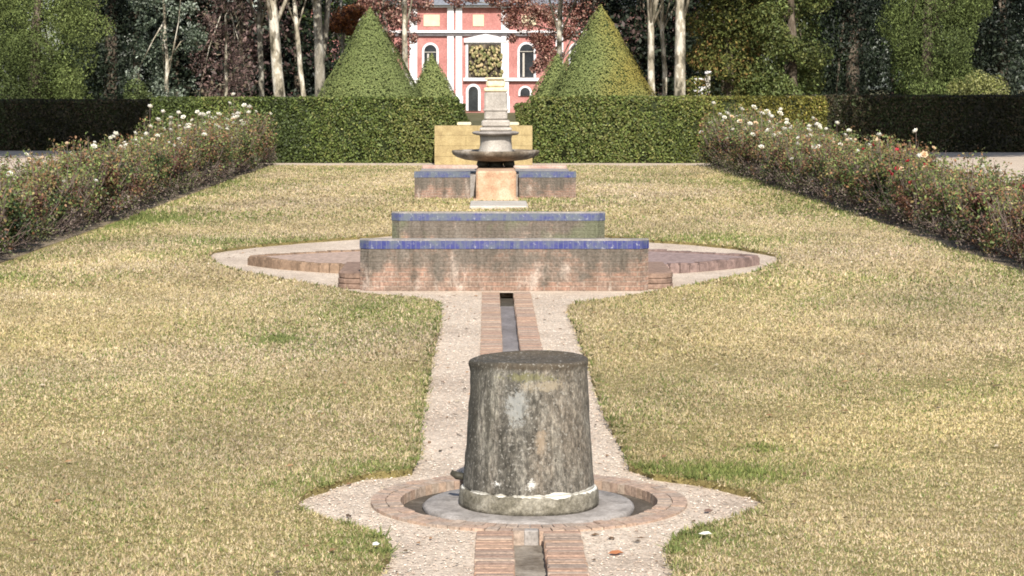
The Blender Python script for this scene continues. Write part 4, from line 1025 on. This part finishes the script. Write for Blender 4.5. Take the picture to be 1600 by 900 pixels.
tree('yellow_green_shrub', 1528, 73, 'low yellow green shrub peeking over the blackish hedge', 'shrub', r0=.05, height=1.8, palette=[(0.14, 0.16, 0.04), (0.22, 0.23, 0.07), (0.3, 0.3, 0.12)],
     crown=[(0, 0, 1.9, .6, .5, .75), (.5, 0, 1.8, .5, .5, .6), (-.6, 0, 1.7, .5, .5, .6)], n=5000, size=.08, seed=40, gap=(6, -.8), limbs=4)
tree('yellow_green_shrub', 212, 73, 'small leafy green shrub just over the brownish left hedge', 'shrub', r0=.05, height=1.6, palette=LIGHTGREEN,
     crown=[(0, 0, 1.75, .4, .4, .5), (.25, 0, 1.4, .4, .5, .5)], n=2600, size=.08, seed=401, gap=(6, -.8), limbs=4)
# far wood: individual trees closing the view beside the building
fl = random.Random(9)
far = [(-30, 100), (40, 105), (105, 98), (150, 110), (215, 96), (275, 100), (325, 104), (375, 98), (420, 106), (465, 100), (505, 108), (545, 118), (965, 110), (1000, 100), (1045, 106), (1085, 104), (1130, 98), (1180, 103), (1230, 96), (1280, 104), (1340, 99), (1400, 104), (1460, 98), (1520, 103), (1580, 97), (1650, 102)]
for i, (xp, D) in enumerate(far):
    nearb = 420 < xp < 560 or 950 < xp < 1100
    pal = [DARKSHADE, DARKSHADE+[(0.08, 0.05, 0.045)], MIDG, PURPLE+DARKSHADE][i % 4]
    tree('woodland_tree', xp, D, 'dark tree in the wood closing the view behind the plane trunks', r0=.2, height=11, bark=DARKBARK, palette=pal,
         crown=lobes(14, 1.6, 1.3, .7, 6.2, 1.25, 200+i)+lobes(6, 2.0, 1.6, 6.5, 11 if not nearb else 9, 1.7, 300+i), n=9000, size=.24, aspect=.5, seed=200+i, depth=.6, limbs=4, group='trees of the wood behind the garden', zmin=0)
# unseen tall trees beside the garden, placed to shade the back hedges
for i, (x, y, label) in enumerate(((-16.5, 59, 'unseen tall evergreen placed to shade the brownish hedge at the left'), (17.8, 58.5, 'unseen tall evergreen placed to shade the blackish hedge at the right'))):
    sx = 1 if x > 0 else -1
    tree('unseen_shade_tree', 0, y, label, x=x, r0=.35, height=13, bark=DARKBARK, palette=MIDG, crown=lobes(26, 5.6, 3.0, 6.8, 10.6, 1.8, 500+i, cx=-sx*1.2), n=24000, size=.34, aspect=.6, seed=500+i, depth=.9, limbs=12, group='unseen trees placed for shade')

# ------------------------------------------------------------------ litter
lm = mat_attr('dead_leaf', .8, .1, .1)
n = 5200; P = np.stack([rng.uniform(-5.4, 5.3, n), rng.uniform(8.8, 34, n)], 1); P = P[np.abs(P[:, 0]) < .24*P[:, 1]+.5]
onl = inside(P, polyL) | inside(P, polyR); kp = ~((np.abs(P[:, 0]) < .24) & (P[:, 1] < 22)) & (((P[:, 0]-DX)**2+(P[:, 1]-DY)**2) > .62) & ~((np.abs(P[:, 0]) < 3) & (P[:, 1] > 21.5) & ~onl) & (onl & (rng.random(len(P)) < .35) | ~onl)
P, onl = P[kp], onl[kp]; n = len(P); L = rng.uniform(.008, .026, n); a = rng.uniform(0, 6.28, n)
dx, dy = np.cos(a)*L, np.sin(a)*L; z = np.where(onl, .050, .007); kx, ky = -dy*.4, dx*.4
Q = np.stack([np.stack([P[:, 0]-dx, P[:, 1]-dy, z], 1), np.stack([P[:, 0]+kx, P[:, 1]+ky, z+L*.4], 1), np.stack([P[:, 0]+dx, P[:, 1]+dy, z+L*.2], 1), np.stack([P[:, 0]-kx, P[:, 1]-ky, z+.002], 1)], 1)
lc = np.array([(0.14, 0.09, 0.055), (0.22, 0.13, 0.07), (0.09, 0.07, 0.05), (0.34, 0.20, 0.11), (0.45, 0.38, 0.28)])[rng.integers(0, 5, n)]
tag(mesh_arrays('leaf_litter', Q.reshape(-1, 3), np.repeat(lc, 4, axis=0), 4, lm), 'tiny brown leaf crumbs scattered over the gravel and the grass', 'leaf litter', kind='stuff')
def litter(xp, yp, L, c, ang, z, label):
    x, y = G(xp, yp); vs = [(-L/2, 0, .004), (-L*.1, L*.28, .010), (L*.25, L*.2, .012), (L/2, 0, .002), (L*.25, -L*.2, .008), (-L*.1, -L*.27, .003)]
    m = MB(); m.colr = c; m.add(vs, [(0, 5, 2, 1), (5, 4, 3, 2)]); o = m.build('fallen_leaf', lm, loc=(x, y, z)); o.rotation_euler = (0, 0, ang)
    tag(o, label, 'leaf', 'leaves and petals lying about')
litter(962, 868, .075, (0.42, 0.17, 0.08), .3, .008, 'orange brown leaf on the gravel right of the foreground channel')
litter(545, 810, .05, (0.10, 0.07, 0.05), 1.2, .008, 'dark leaf on the gravel left of the round basin')
litter(1107, 802, .06, (0.20, 0.13, 0.10), .7, .008, 'brown leaf on the gravel right of the round basin')
litter(1102, 855, .06, (0.8, 0.76, 0.66), 0, .055, 'white petal on the grass to the right of the foreground channel')
litter(692, 600, .05, (0.14, 0.09, 0.06), 1.9, .008, 'dark leaf on the gravel left of the stone drum')
litter(588, 872, .05, (0.74, 0.74, 0.66), .9, .055, 'white petal on the grass tip left of the foreground channel')
litter(954, 672, .06, (0.12, 0.09, 0.06), .2, .008, 'dark twig like leaf on the gravel right of the stone drum')
